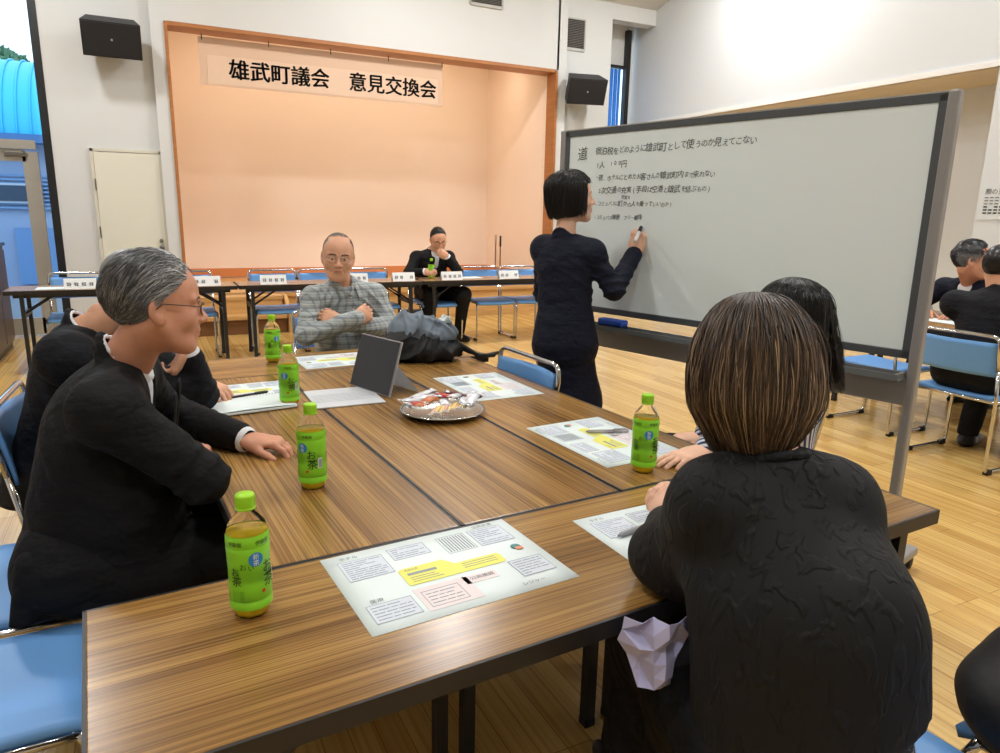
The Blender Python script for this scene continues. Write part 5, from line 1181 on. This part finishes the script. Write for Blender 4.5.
def bob(o, R, s, n, seed, base_r, L0, Lv, vals, width, front=lambda a: 0., tipin=.35, part=0., zc=.036, flare=0., crown=(0, -.02, .128), curl=None, npt=16, grad=None):
    """long strands from the crown: over the skull, then hanging; a=0 back, pi front"""
    g = np.random.RandomState(seed); a = g.rand(n)*2*PI; a = a[np.array([not front(q) for q in a])]; n = len(a); lay = g.rand(n); rx, ry = base_r[0]*(1+.05*lay), base_r[1]*(1+.05*lay); rz = base_r[2]*(1+.04*lay)
    Ln = L0(a)*(1-Lv*g.rand(n)**1.5); t0 = g.rand(n)*.55
    t = np.linspace(0, 1, npt)[None, :]; S_ = (t0[:, None]*.10+t*(Ln[:, None]-t0[:, None]*.10)) # arc length
    th = np.clip(S_/((rx+ry)[:, None]*.5*1.02), 0, PI/2*1.02); over = np.clip(S_-(rx+ry)[:, None]*.5*PI/2*1.02, 0, None)
    da = g.randn(n)[:, None]*.05*t; aa = a[:, None]+da+part
    cx = np.sin(th)*rx[:, None]; cy = np.sin(th)*ry[:, None]; inn = 1-tipin*np.clip(over/Ln.max(), 0, 1)**1.5+flare*over
    X = np.sin(aa)*cx*inn; Y = -np.cos(aa)*cy*inn-.012; Z = zc+np.cos(th)*rz[:, None]-over
    wv = g.randn(n, 1)*.0045*np.sin(t*5+g.rand(n, 1)*6); X = X+wv; Y = Y+g.randn(n, 1)*.0045*np.sin(t*4+g.rand(n, 1)*6)
    if curl is not None: X, Y, Z = curl(X, Y, Z, t, a)
    W_ = np.asarray(o)+(np.stack([X, Y, Z], 2)*s) @ R.T; return strands(W_, width*s*(.6+.8*g.rand(n)), vals(a, g), grad)
fr5 = lambda q: abs((q % (2*PI))-PI) < .95
hair_part(b5, [bob(ho, hR, hs, 3000, 21, (.090, .112, .095), lambda a: .292+.0*a, .10, lambda a, g: g.rand(len(a)), .0014, fr5, .45),
    bob(ho, hR, hs, 1100, 22, (.088, .108, .096), lambda a: .135+.0*a, .15, lambda a, g: g.rand(len(a)), .0014, lambda q: not fr5(q), .1),
    shell(ho, hR, hs, [((0, -.014, .040), (.086, .107, .092)), ((0, -.055, -.035), (.070, .062, .070), .03), ((.060, -.015, -.03), (.022, .055, .06), .03), ((-.06, -.015, -.03), (.022, .055, .06), .03)], [((0, .090, -.045), (.075, .060, .105), .01)], val=.2)], BLACKHAIR)
mk_ = empty('marker_pen', 'black whiteboard marker held by the standing woman', 'marker', (0, 0, 0)); tip = V3(1.372, 1.418, 1.345); bk_ = V3(1.285, 1.345, 1.275); dv_ = nrm(bk_-tip)
B().tube([tip+dv_*.012, tip+dv_*.018, tip+dv_*.06, tip+dv_*.062], [.004, .008, .0085, .0085], 12).done('barrel', mat('marker_black', srgb(18, 18, 18), .4), mk_); B().tube([tip, tip+dv_*.012], [.002, .004], 8).done('nib', INK, mk_); B().tube([tip+dv_*.062, bk_, bk_+dv_*.004], [.009, .0085, .006], 12).done('marker_end', mat('marker_white', srgb(230, 230, 230), .4), mk_)

# ======== 6: woman in black sweater, back to the viewer
hR = frame((.42, .90, -.16)); ho = V3(.154, -.490, 1.120); hs = .95
J = mk(P=(.115, -.715, .55), N=(.140, -.562, 1.015), SR=(.212, -.630, .925), SL=(.045, -.550, .925), ER=(.29, -.45, .76), WR=(.325, -.205, .755), EL=(.066, -.408, .768), WL=(.195, -.262, .755), HL=(.07, -.67, .5), HR=(.19, -.71, .5), KL=(.20, -.28, .52), KR=(.40, -.30, .52), AL=(.20, -.25, .09), AR=(.40, -.25, .09), head=tuple(ho))
J['W'] = V3(.118, -.685, .70); J['C'] = V3(.135, -.630, .83)
ms = [head_mesh(ho, hR, .004, hs, female=True, neck_to=J['N']-UP*.02, skin=SKIN3), under_body(J), hand_mesh(-1, J['WL'], (.42, .80, .22), (-.70, .30, .60), (.65, .7, .75, .8), .03, .88, (.5, .3), skin=SKIN3, elbow=J['EL'], back=.06), hand_mesh(1, J['WR'], (-.75, .5, .25), (.2, .5, .8), (.6, .65, .7, .75), .03, .88, (.5, .3), skin=SKIN3, elbow=J['ER'], back=.06)]
b6 = person('woman with highlighted brown bob in loose black sweater, seated with her back to the viewer', J, ms)
SWEAT = bpy.data.materials.new('black_cable_sweater'); SWEAT.use_nodes = True; nt = SWEAT.node_tree; bs = nt.nodes['Principled BSDF']; bs.inputs['Base Color'].default_value = (*srgb(17, 18, 20), 1); bs.inputs['Roughness'].default_value = .7; bs.inputs['Specular IOR Level'].default_value = .3
tc = _n(nt, 'ShaderNodeTexCoord'); mp = _n(nt, 'ShaderNodeMapping'); mp.inputs['Rotation'].default_value = (.25, .12, .55); mp.inputs['Scale'].default_value = (40, 40, 15); br = _n(nt, 'ShaderNodeTexNoise'); br.inputs['Scale'].default_value = 1.0; br.inputs['Detail'].default_value = 1.5; br.inputs['Distortion'].default_value = .6
bp = _n(nt, 'ShaderNodeBump'); bp.inputs['Strength'].default_value = .6; bp.inputs['Distance'].default_value = .005; rp = _n(nt, 'ShaderNodeValToRGB'); rp.color_ramp.elements[0].position = .50; rp.color_ramp.elements[1].position = .60
nt.links.new(tc.outputs['Object'], mp.inputs[0]); nt.links.new(mp.outputs[0], br.inputs[0]); nt.links.new(br.outputs[0], rp.inputs[0]); nt.links.new(rp.outputs[0], bp.inputs['Height']); nt.links.new(bp.outputs[0], bs.inputs['Normal'])
side, fwd, up = axes(J); F = Field((-.22, -1.12, .30), (.80, -.02, 1.12), .0075); torso(F, J, .016, True, ws=.86)
for a_, e_, w_ in (('SL', 'EL', 'WL'), ('SR', 'ER', 'WR')): F.cap(J[a_], J[e_], .054, .056, k=.06); F.cap(J[e_], J[w_]-nrm(J[w_]-J[e_])*.045, .055, .044, k=.03)
F.cap(J['P']+UP*.22, J['P']+V3(.01, -.01, -.10), .150, .170, flat=fwd, sc=.78, k=.05); F.cap(V3(.20, -.69, .76), V3(.225, -.74, .60), .050, .060, k=.05); F.cap(V3(.05, -.60, .80), V3(.05, -.62, .55), .05, .05, k=.05); F.cap(V3(.09, -.58, .88), V3(.085, -.46, .76), .07, .055, k=.05)
F.near_disp(folds(.004, 24, [up*.4+side, up*.3-side], 3)); F.half(V3(.2, -.8, .665), (.35, -.1, -1)); F.ell(J['N']+up*.03, V3(.050, .050, .045), None, .01, True)
bind(link('sweater', F.mesh('s'), [SWEAT], None, True), b6)
F = Field(J['N']-.16, J['N']+.14, .005); collar(F, J['N'], side, fwd, up, r=.060, th=.005, z=-.012, tilt=.02, hh=.004); bind(link('sweater_neckband', F.mesh('s'), [SWEAT], None, True), b6)
F = Field((-.15, -1.08, .10), (.78, -.10, .72), .011); F.cap(J['HL']-V3(.02, 0, 0), J['KL']+V3(-.02, .04, 0), .11, .095, k=.06); F.cap(J['HR'], J['KR']+V3(0, .04, 0), .11, .095, k=.06); F.cap(J['KL']+V3(-.01, -.02, -.02), J['KL']+V3(-.01, -.02, -.30), .11, .13, k=.06); F.cap(J['KR']+V3(-.02, -.02, -.02), J['KR']+V3(-.02, -.02, -.30), .11, .13, k=.06); F.cap((.12, -.50, .55), (.14, -.48, .25), .10, .12, k=.06)
bind(link('long_skirt', F.mesh('s'), [SUITB], None, True), b6)
F = Field((-.2, -1.1, .25), (.8, -.3, .8), .011); F.cap(J['P']+V3(0, 0, .11), J['P']+V3(.02, 0, -.06), .140, .165, flat=(.42, .9, 0), sc=.74, k=.05)
SK = mat('patterned_skirt', srgb(34, 34, 36), .8)
nt = SK.node_tree; v = _n(nt, 'ShaderNodeTexNoise'); v.inputs['Scale'].default_value = 60; v.inputs['Detail'].default_value = 2; r_ = _n(nt, 'ShaderNodeValToRGB'); r_.color_ramp.interpolation = 'CONSTANT'; r_.color_ramp.elements[0].color = (*srgb(26, 26, 28), 1); r_.color_ramp.elements[1].position = .60; r_.color_ramp.elements[1].color = (*srgb(190, 188, 184), 1); nt.links.new(v.outputs[0], r_.inputs[0]); nt.links.new(r_.outputs[0], nt.nodes['Principled BSDF'].inputs['Base Color'])
bind(link('patterned_skirt', F.mesh('s'), [SK], None, True), b6)
for a in ('L', 'R'):
    F = Field(J['A'+a]-V3(.12, .12, .1), J['K'+a]+V3(.12, .12, .1), .01); F.cap(J['K'+a]-UP*.02, J['A'+a], .062, .042, k=.02); bind(link('stocking', F.mesh('s'), [mat('stocking_dark', (0, 0, 0))], None, True), b6)
shoes(b6, J, V3(0, 1, 0), SHOE)
def v6(a, g):
    v = .12+g.rand(len(a))*.68; hi = g.rand(len(a)) < .20; v[hi] = .78+.22*g.rand(hi.sum()); return v
fr6 = lambda q: abs((q % (2*PI))-PI) < .55
def curl6(X, Y, Z, t, a): b_ = .62*np.exp(-((Z+.015)/.065)**2); e_ = np.clip((-.055-Z)/.09, 0, 1.3); return X*(1+.20*b_)*(1-.40*e_**1.3), Y*(1+.14*b_)*(1-.22*e_**1.3)-.0*Z, Z+.010*np.cos(a)[:, None]*e_
hair_part(b6, [bob(ho, hR, hs, 7000, 31, (.092, .112, .106), lambda a: .352+.014*np.cos(a), .26, v6, .0012, fr6, .10, curl=curl6, npt=22, grad=lambda t: .42+.58*np.clip((t-.12)/.4, 0, 1)),
    shell(ho, hR, hs, [((0, -.018, .040), (.092, .112, .098)), ((0, -.030, -.03), (.096, .088, .085), .03), ((0, -.045, -.09), (.062, .050, .055), .03)], [((0, .090, -.045), (.075, .060, .105), .01)], val=.1)], BOBHAIR)
HK = empty('crumpled_cloth', 'crumpled pale lavender cloth hanging at the table edge beside the woman in black', 'cloth', (0, 0, 0)); g_ = random.Random(8)
b = B(); n_ = 5; pts_ = {}
for i in range(n_+1):
    for j in range(n_+1):
        x, y = i/n_-.5, j/n_-.5; w__ = (1-.9*max(0, -y))*(.9+.25*g_.random()); c = V3(-.035, -.525, .668)+V3(.75, -.36, 0)*x*.13*w__+V3(0, 0, 1)*(y*.125-.02*abs(x))+V3(-.42, -.87, .1)*(g_.uniform(-.020, .020)+.02*math.cos(6*x)); pts_[i, j] = b.bm.verts.new(Vector(c))
for i in range(n_):
    for j in range(n_):
        q = (pts_[i, j], pts_[i+1, j], pts_[i+1, j+1], pts_[i, j+1])
        if g_.random() < .5: b.bm.faces.new(q[:3]); b.bm.faces.new((q[0], q[2], q[3]))
        else: b.bm.faces.new((q[0], q[1], q[3])); b.bm.faces.new(q[1:])
bmesh.ops.subdivide_edges(b.bm, edges=b.bm.edges[:], cuts=1, use_grid_fill=True); bmesh.ops.smooth_vert(b.bm, verts=b.bm.verts, factor=.5); bmesh.ops.subdivide_edges(b.bm, edges=b.bm.edges[:], cuts=1, use_grid_fill=True); bmesh.ops.smooth_vert(b.bm, verts=b.bm.verts, factor=.5); bmesh.ops.solidify(b.bm, geom=b.bm.faces[:], thickness=.001)
b.done('cloth_sheet', mat('lavender_cloth', srgb(188, 188, 228), .8), HK)

# ======== 7: woman in striped shirt beyond her
hR = frame((-.1, .98, -.10)); ho = V3(.888, .085, 1.10); hs = .90
STR = bpy.data.materials.new('blue_white_stripes'); STR.use_nodes = True; nt = STR.node_tree; bs = nt.nodes['Principled BSDF']; bs.inputs['Roughness'].default_value = .75
tc = _n(nt, 'ShaderNodeTexCoord'); wv = _n(nt, 'ShaderNodeTexWave'); wv.bands_direction = 'DIAGONAL'; wv.inputs['Scale'].default_value = 24; wv.inputs['Distortion'].default_value = 1.2; wv.inputs['Detail Scale'].default_value = .4; r_ = _n(nt, 'ShaderNodeValToRGB'); r_.color_ramp.interpolation = 'CONSTANT'; r_.color_ramp.elements[0].color = (*srgb(40, 48, 92), 1); r_.color_ramp.elements[1].position = .5; r_.color_ramp.elements[1].color = (*srgb(214, 220, 234), 1)
nt.links.new(tc.outputs['Object'], wv.inputs[0]); nt.links.new(wv.outputs[0], r_.inputs[0]); nt.links.new(r_.outputs[0], bs.inputs['Base Color'])
J = mk(P=(1.07, .24, .53), N=(.965, .10, .965), SR=(1.08, .195, .885), SL=(.850, .015, .880), ER=(1.08, .40, .74), WR=(.96, .48, .62), EL=(.775, .125, .765), WL=(.628, .112, .727), HL=(1.0, .20, .5), HR=(1.12, .32, .5), KL=(.80, .44, .52), KR=(.93, .58, .52), AL=(.80, .46, .09), AR=(.93, .60, .09), head=tuple(ho))
ms = [head_mesh(ho, hR, .004, hs, female=True, neck_to=J['N']-UP*.02, skin=SKIN3), under_body(J), hand_mesh(-1, J['WL'], (-.98, -.02, -.06), (0, 0, 1), (.12, .12, .14, .16), .10, .90, (.5, .1), skin=SKIN3, elbow=J['EL'], back=.06), hand_mesh(1, J['WR'], (-.9, .3, -.04), (0, 0, 1), (.3, .3, .3, .3), .05, .88, skin=SKIN3, elbow=J['ER'], h=.004)]
b7 = person('woman with long black hair in blue striped shirt, seated behind the woman in black', J, ms)
F = Field((.45, -.25, .42), (1.3, .70, 1.1), .0075); torso(F, J, .010, True, ws=.85)
for a_, e_, w_ in (('SL', 'EL', 'WL'), ('SR', 'ER', 'WR')): F.cap(J[a_], J[e_], .054, .050, k=.03); F.cap(J[e_], J[w_]-nrm(J[w_]-J[e_])*.03, .048, .038, k=.02)
F.near_disp(folds(.003, 26, [UP, V3(1, 0, .4)], 6)); F.ell(J['N']+UP*.03, V3(.058, .058, .05), None, .01, True); bind(link('striped_shirt', F.mesh('s'), [STR], None, True), b7)
trousers(b7, J, SUITB); shoes(b7, J, V3(-1, 0, 0), SHOE)
def curl7(X, Y, Z, t, a): return X+np.where(X > .02, .085, 0.)*t**2, Y, Z
hair_part(b7, [bob(ho, hR, hs, 3000, 41, (.088, .110, .095), lambda a: .40+.06*np.sin(a), .30, lambda a, g: g.rand(len(a))**1.5, .0013, lambda q: abs((q % (2*PI))-PI) < .8, -.1, curl=curl7, npt=18),
    shell(ho, hR, hs, [((0, -.014, .040), (.084, .105, .090)), ((0, -.045, -.05), (.080, .070, .09), .03)], [((0, .090, -.045), (.075, .060, .105), .01)], val=.2)], BLACKHAIR)

# ======== 8 and 9: men at the right edge
hR = frame((.15, -.96, -.06)); ho = V3(4.62, 1.76, 1.125)
hR = frame((.55, -.83, -.02)); J = mk(P=(4.98, 1.78, .52), N=(4.72, 1.80, .985), SR=(4.74, 2.00, .90), SL=(4.70, 1.60, .90), ER=(4.62, 2.12, .76), WR=(4.45, 1.92, .74), EL=(4.55, 1.50, .76), WL=(4.48, 1.68, .74), HL=(4.95, 1.66, .5), HR=(4.95, 1.88, .5), KL=(4.98, 1.66, .5), KR=(4.98, 1.88, .5), AL=(5.02, 1.66, .09), AR=(5.02, 1.88, .09), head=tuple(ho))
ms = [head_mesh(ho, hR, .0045, 1.12, neck_to=J['N']-UP*.02, skin=SKIN2), under_body(J), hand_mesh(1, J['WR'], (-.8, -.5, 0), (0, 0, 1), h=.005, elbow=J['ER']), hand_mesh(-1, J['WL'], (-.8, .5, 0), (0, 0, 1), h=.005, elbow=J['EL'])]
b8 = person('man in navy suit with short greying hair, in profile at the right edge', J, ms)
jacket(b8, J, SUITN, .009, .018, hem=.08, seed=15); shirt(b8, J, SHIRTW, h=.008); trousers(b8, J, SUITN, h=.014); shoes(b8, J, V3(-1, 0, 0), SHOE)
flow8 = lambda p: np.stack([p[:, 0]*2, .3+0*p[:, 0], np.where(p[:, 2] > .08, .7, -.6)], 1)
hair_part(b8, [comb(ho, hR, 1.12, 2200, lambda p: scalp_region()(p), flow8, seed=18, rad=(.081, .103, .094), width=.0016, lift=.012, grey=lambda r, g: np.clip(.15+.3*g.rand(len(r))+.5*((r[:, 2] < .06) & (np.abs(r[:, 0]) > .05)), 0, 1)), shell(ho, hR, 1.12, [((0, -.016, .044), (.080, .100, .092))], [((0, .085, -.015), (.085, .055, .080)), ((0, .02, -.085), (.1, .055, .085))], h=.006, val=.15)], hair_mat('greying_hair', [(0, srgb(24, 24, 26)), (.5, srgb(70, 70, 72)), (1, srgb(150, 150, 150))]))
hR = frame((.96, .10, -.1)); ho = V3(3.67, 1.045, 1.135)
J = mk(P=(3.56, 1.02, .53), N=(3.64, 1.01, 1.0), SR=(3.60, .80, .91), SL=(3.60, 1.22, .91), ER=(3.85, .78, .77), WR=(4.05, .95, .745), EL=(3.85, 1.26, .77), WL=(4.05, 1.12, .745), HL=(3.50, 1.12, .5), HR=(3.50, .90, .5), KL=(3.90, 1.14, .51), KR=(3.90, .88, .51), AL=(3.84, 1.16, .09), AR=(3.84, .90, .09), head=tuple(ho))
ms = [head_mesh(ho, hR, .005, 1.05, neck_to=J['N']-UP*.02), under_body(J), hand_mesh(1, J['WR'], (.8, .4, 0), (0, 0, 1), h=.005, elbow=J['ER']), hand_mesh(-1, J['WL'], (.8, -.3, 0), (0, 0, 1), h=.005, elbow=J['EL'])]
b9 = person('man in black suit seen from behind on a blue chair, cut by the right edge', J, ms)
jacket(b9, J, SUITD, .009, .022, hem=.06, seed=19); shirt(b9, J, SHIRTW, h=.008); trousers(b9, J, SUITB, h=.012); shoes(b9, J, V3(1, .1, 0), SHOE)
hair_part(b9, [comb(ho, hR, 1.05, 2200, scalp_region(), flow, seed=24, rad=(.080, .102, .090), width=.0017), shell(ho, hR, 1.05, [((0, -.016, .042), (.080, .101, .089))], [((0, .085, -.015), (.085, .055, .080)), ((0, .02, -.085), (.1, .055, .085))], h=.006, val=.2)], BLACKHAIR)

# ======== backpack and black bag
bp_ = empty('backpack', 'black backpack with slate grey top lying on the far table', 'backpack', (0, 0, 0)); c_ = V3(.405, 1.775, .70)
F = Field(c_-V3(.34, .30, .02), c_+V3(.36, .30, .30), .006)
F.ell(c_+V3(-.02, 0, .075), (.165, .115, .085), None, .03); F.ell(c_+V3(.03, -.02, .055), (.15, .13, .065), None, .03); F.ell(c_+V3(-.10, .0, .09), (.09, .09, .08), None, .03); F.half(c_+V3(0, 0, .001), (0, 0, -1)); [F.near_disp(local_fold(c_+V3(*q), .11, .012, 70+9*i, V3(1, .4*(-1)**i, .8*(i % 3-1)), i)) for i, q in enumerate([(-.1, -.1, .06), (.02, -.12, .08), (.12, -.08, .06), (0, 0, .14), (-.12, .02, .1)])]
o = link('pack_body', F.mesh('p'), [mat('pack_black', srgb(30, 31, 33), .7, bump=(30, .4, (1, 1, 1), .01))], bp_, True)
F = Field(c_-V3(.34, .30, .02), c_+V3(.36, .30, .34), .006); F.ell(c_+V3(-.045, .01, .135), (.125, .105, .085), None, .03); F.ell(c_+V3(.05, -.005, .115), (.105, .105, .065), None, .03); F.cap(c_+V3(-.08, .02, .2), c_+V3(.03, .0, .17), .03, .02, k=.03); [F.near_disp(local_fold(c_+V3(*q), .10, .013, 75+8*i, V3(1, .5*(-1)**i, .9*(i % 3-1)), i+4)) for i, q in enumerate([(-.12, -.06, .15), (-.03, -.09, .17), (.07, -.06, .14), (-.04, 0, .22), (.1, .02, .15)])]; F.half(c_+V3(0, 0, .085), (0, -.15, -1))
o = link('pack_top', F.mesh('p'), [mat('pack_grey', srgb(112, 124, 136), .75, bump=(30, .4, (1, 1, 1), .01))], bp_, True)
B().tube([tuple(c_+V3(.13, -.06, .09)), tuple(c_+V3(.19, -.09, .05)), tuple(c_+V3(.24, -.10, .016)), tuple(c_+V3(.34, -.07, .008))], .011, 6).done('strap', mat('strap_black', srgb(24, 24, 25), .7), bp_)
B().tube([tuple(c_+V3(.13, -.02, .07)), tuple(c_+V3(.21, -.06, .03)), tuple(c_+V3(.27, -.09, .012)), tuple(c_+V3(.38, -.03, .010))], .009, 6).done('strap', mat('strap_black', (0, 0, 0)), bp_)
B().box(tuple(c_+V3(.27, -.075, .014)), (.05, .035, .014), Matrix.Rotation(.5, 3, 'Z'), bev=.003).done('buckle', mat('buckle_black', srgb(20, 20, 20), .3), bp_)
F = Field(c_+V3(.06, -.06, .12), c_+V3(.20, .06, .24), .005); F.ell(c_+V3(.105, -.01, .185), (.032, .02, .022), None, .01); F.near_disp(local_fold(c_+V3(.105, -.01, .185), .05, .008, 190, V3(1, .5, .7), 2)); F.near_disp(local_fold(c_+V3(.105, -.01, .185), .05, .006, 240, V3(-.5, .8, .7), 5)); tag(link('tissue', F.mesh('t'), [PAPER], None, True), 'crumpled white tissue on top of the backpack', 'tissue')
bb = empty('black_bag', 'black bag with a loop handle at the bottom right corner', 'bag', (0, 0, 0)); c_ = V3(BAGX, BAGY, .375)
F = Field(c_-V3(.3, .3, .02), c_+V3(.3, .35, .50), .008); F.ell(c_+V3(.03, .0, .13), (.17, .15, .10), None, .05); F.ell(c_+V3(.07, .03, .19), (.10, .10, .08), None, .05); F.half(c_+V3(0, 0, .075), (0, 0, -1)); F.near_disp(folds(.006, 30, [V3(1, .3, .4), V3(-.3, 1, .6)], 17))
o = link('bag_body', F.mesh('p'), [mat('bag_black_cloth', srgb(26, 25, 27), .6, bump=(20, .4, (1, 1, 1), .01))], bb, True)
B().tube(arc(c_+V3(.0, .05, .22), c_+V3(.03, .08, .38), c_+V3(.10, .02, .25), 10), .012, 8).done('handle', mat('strap_black', (0, 0, 0)), bb)
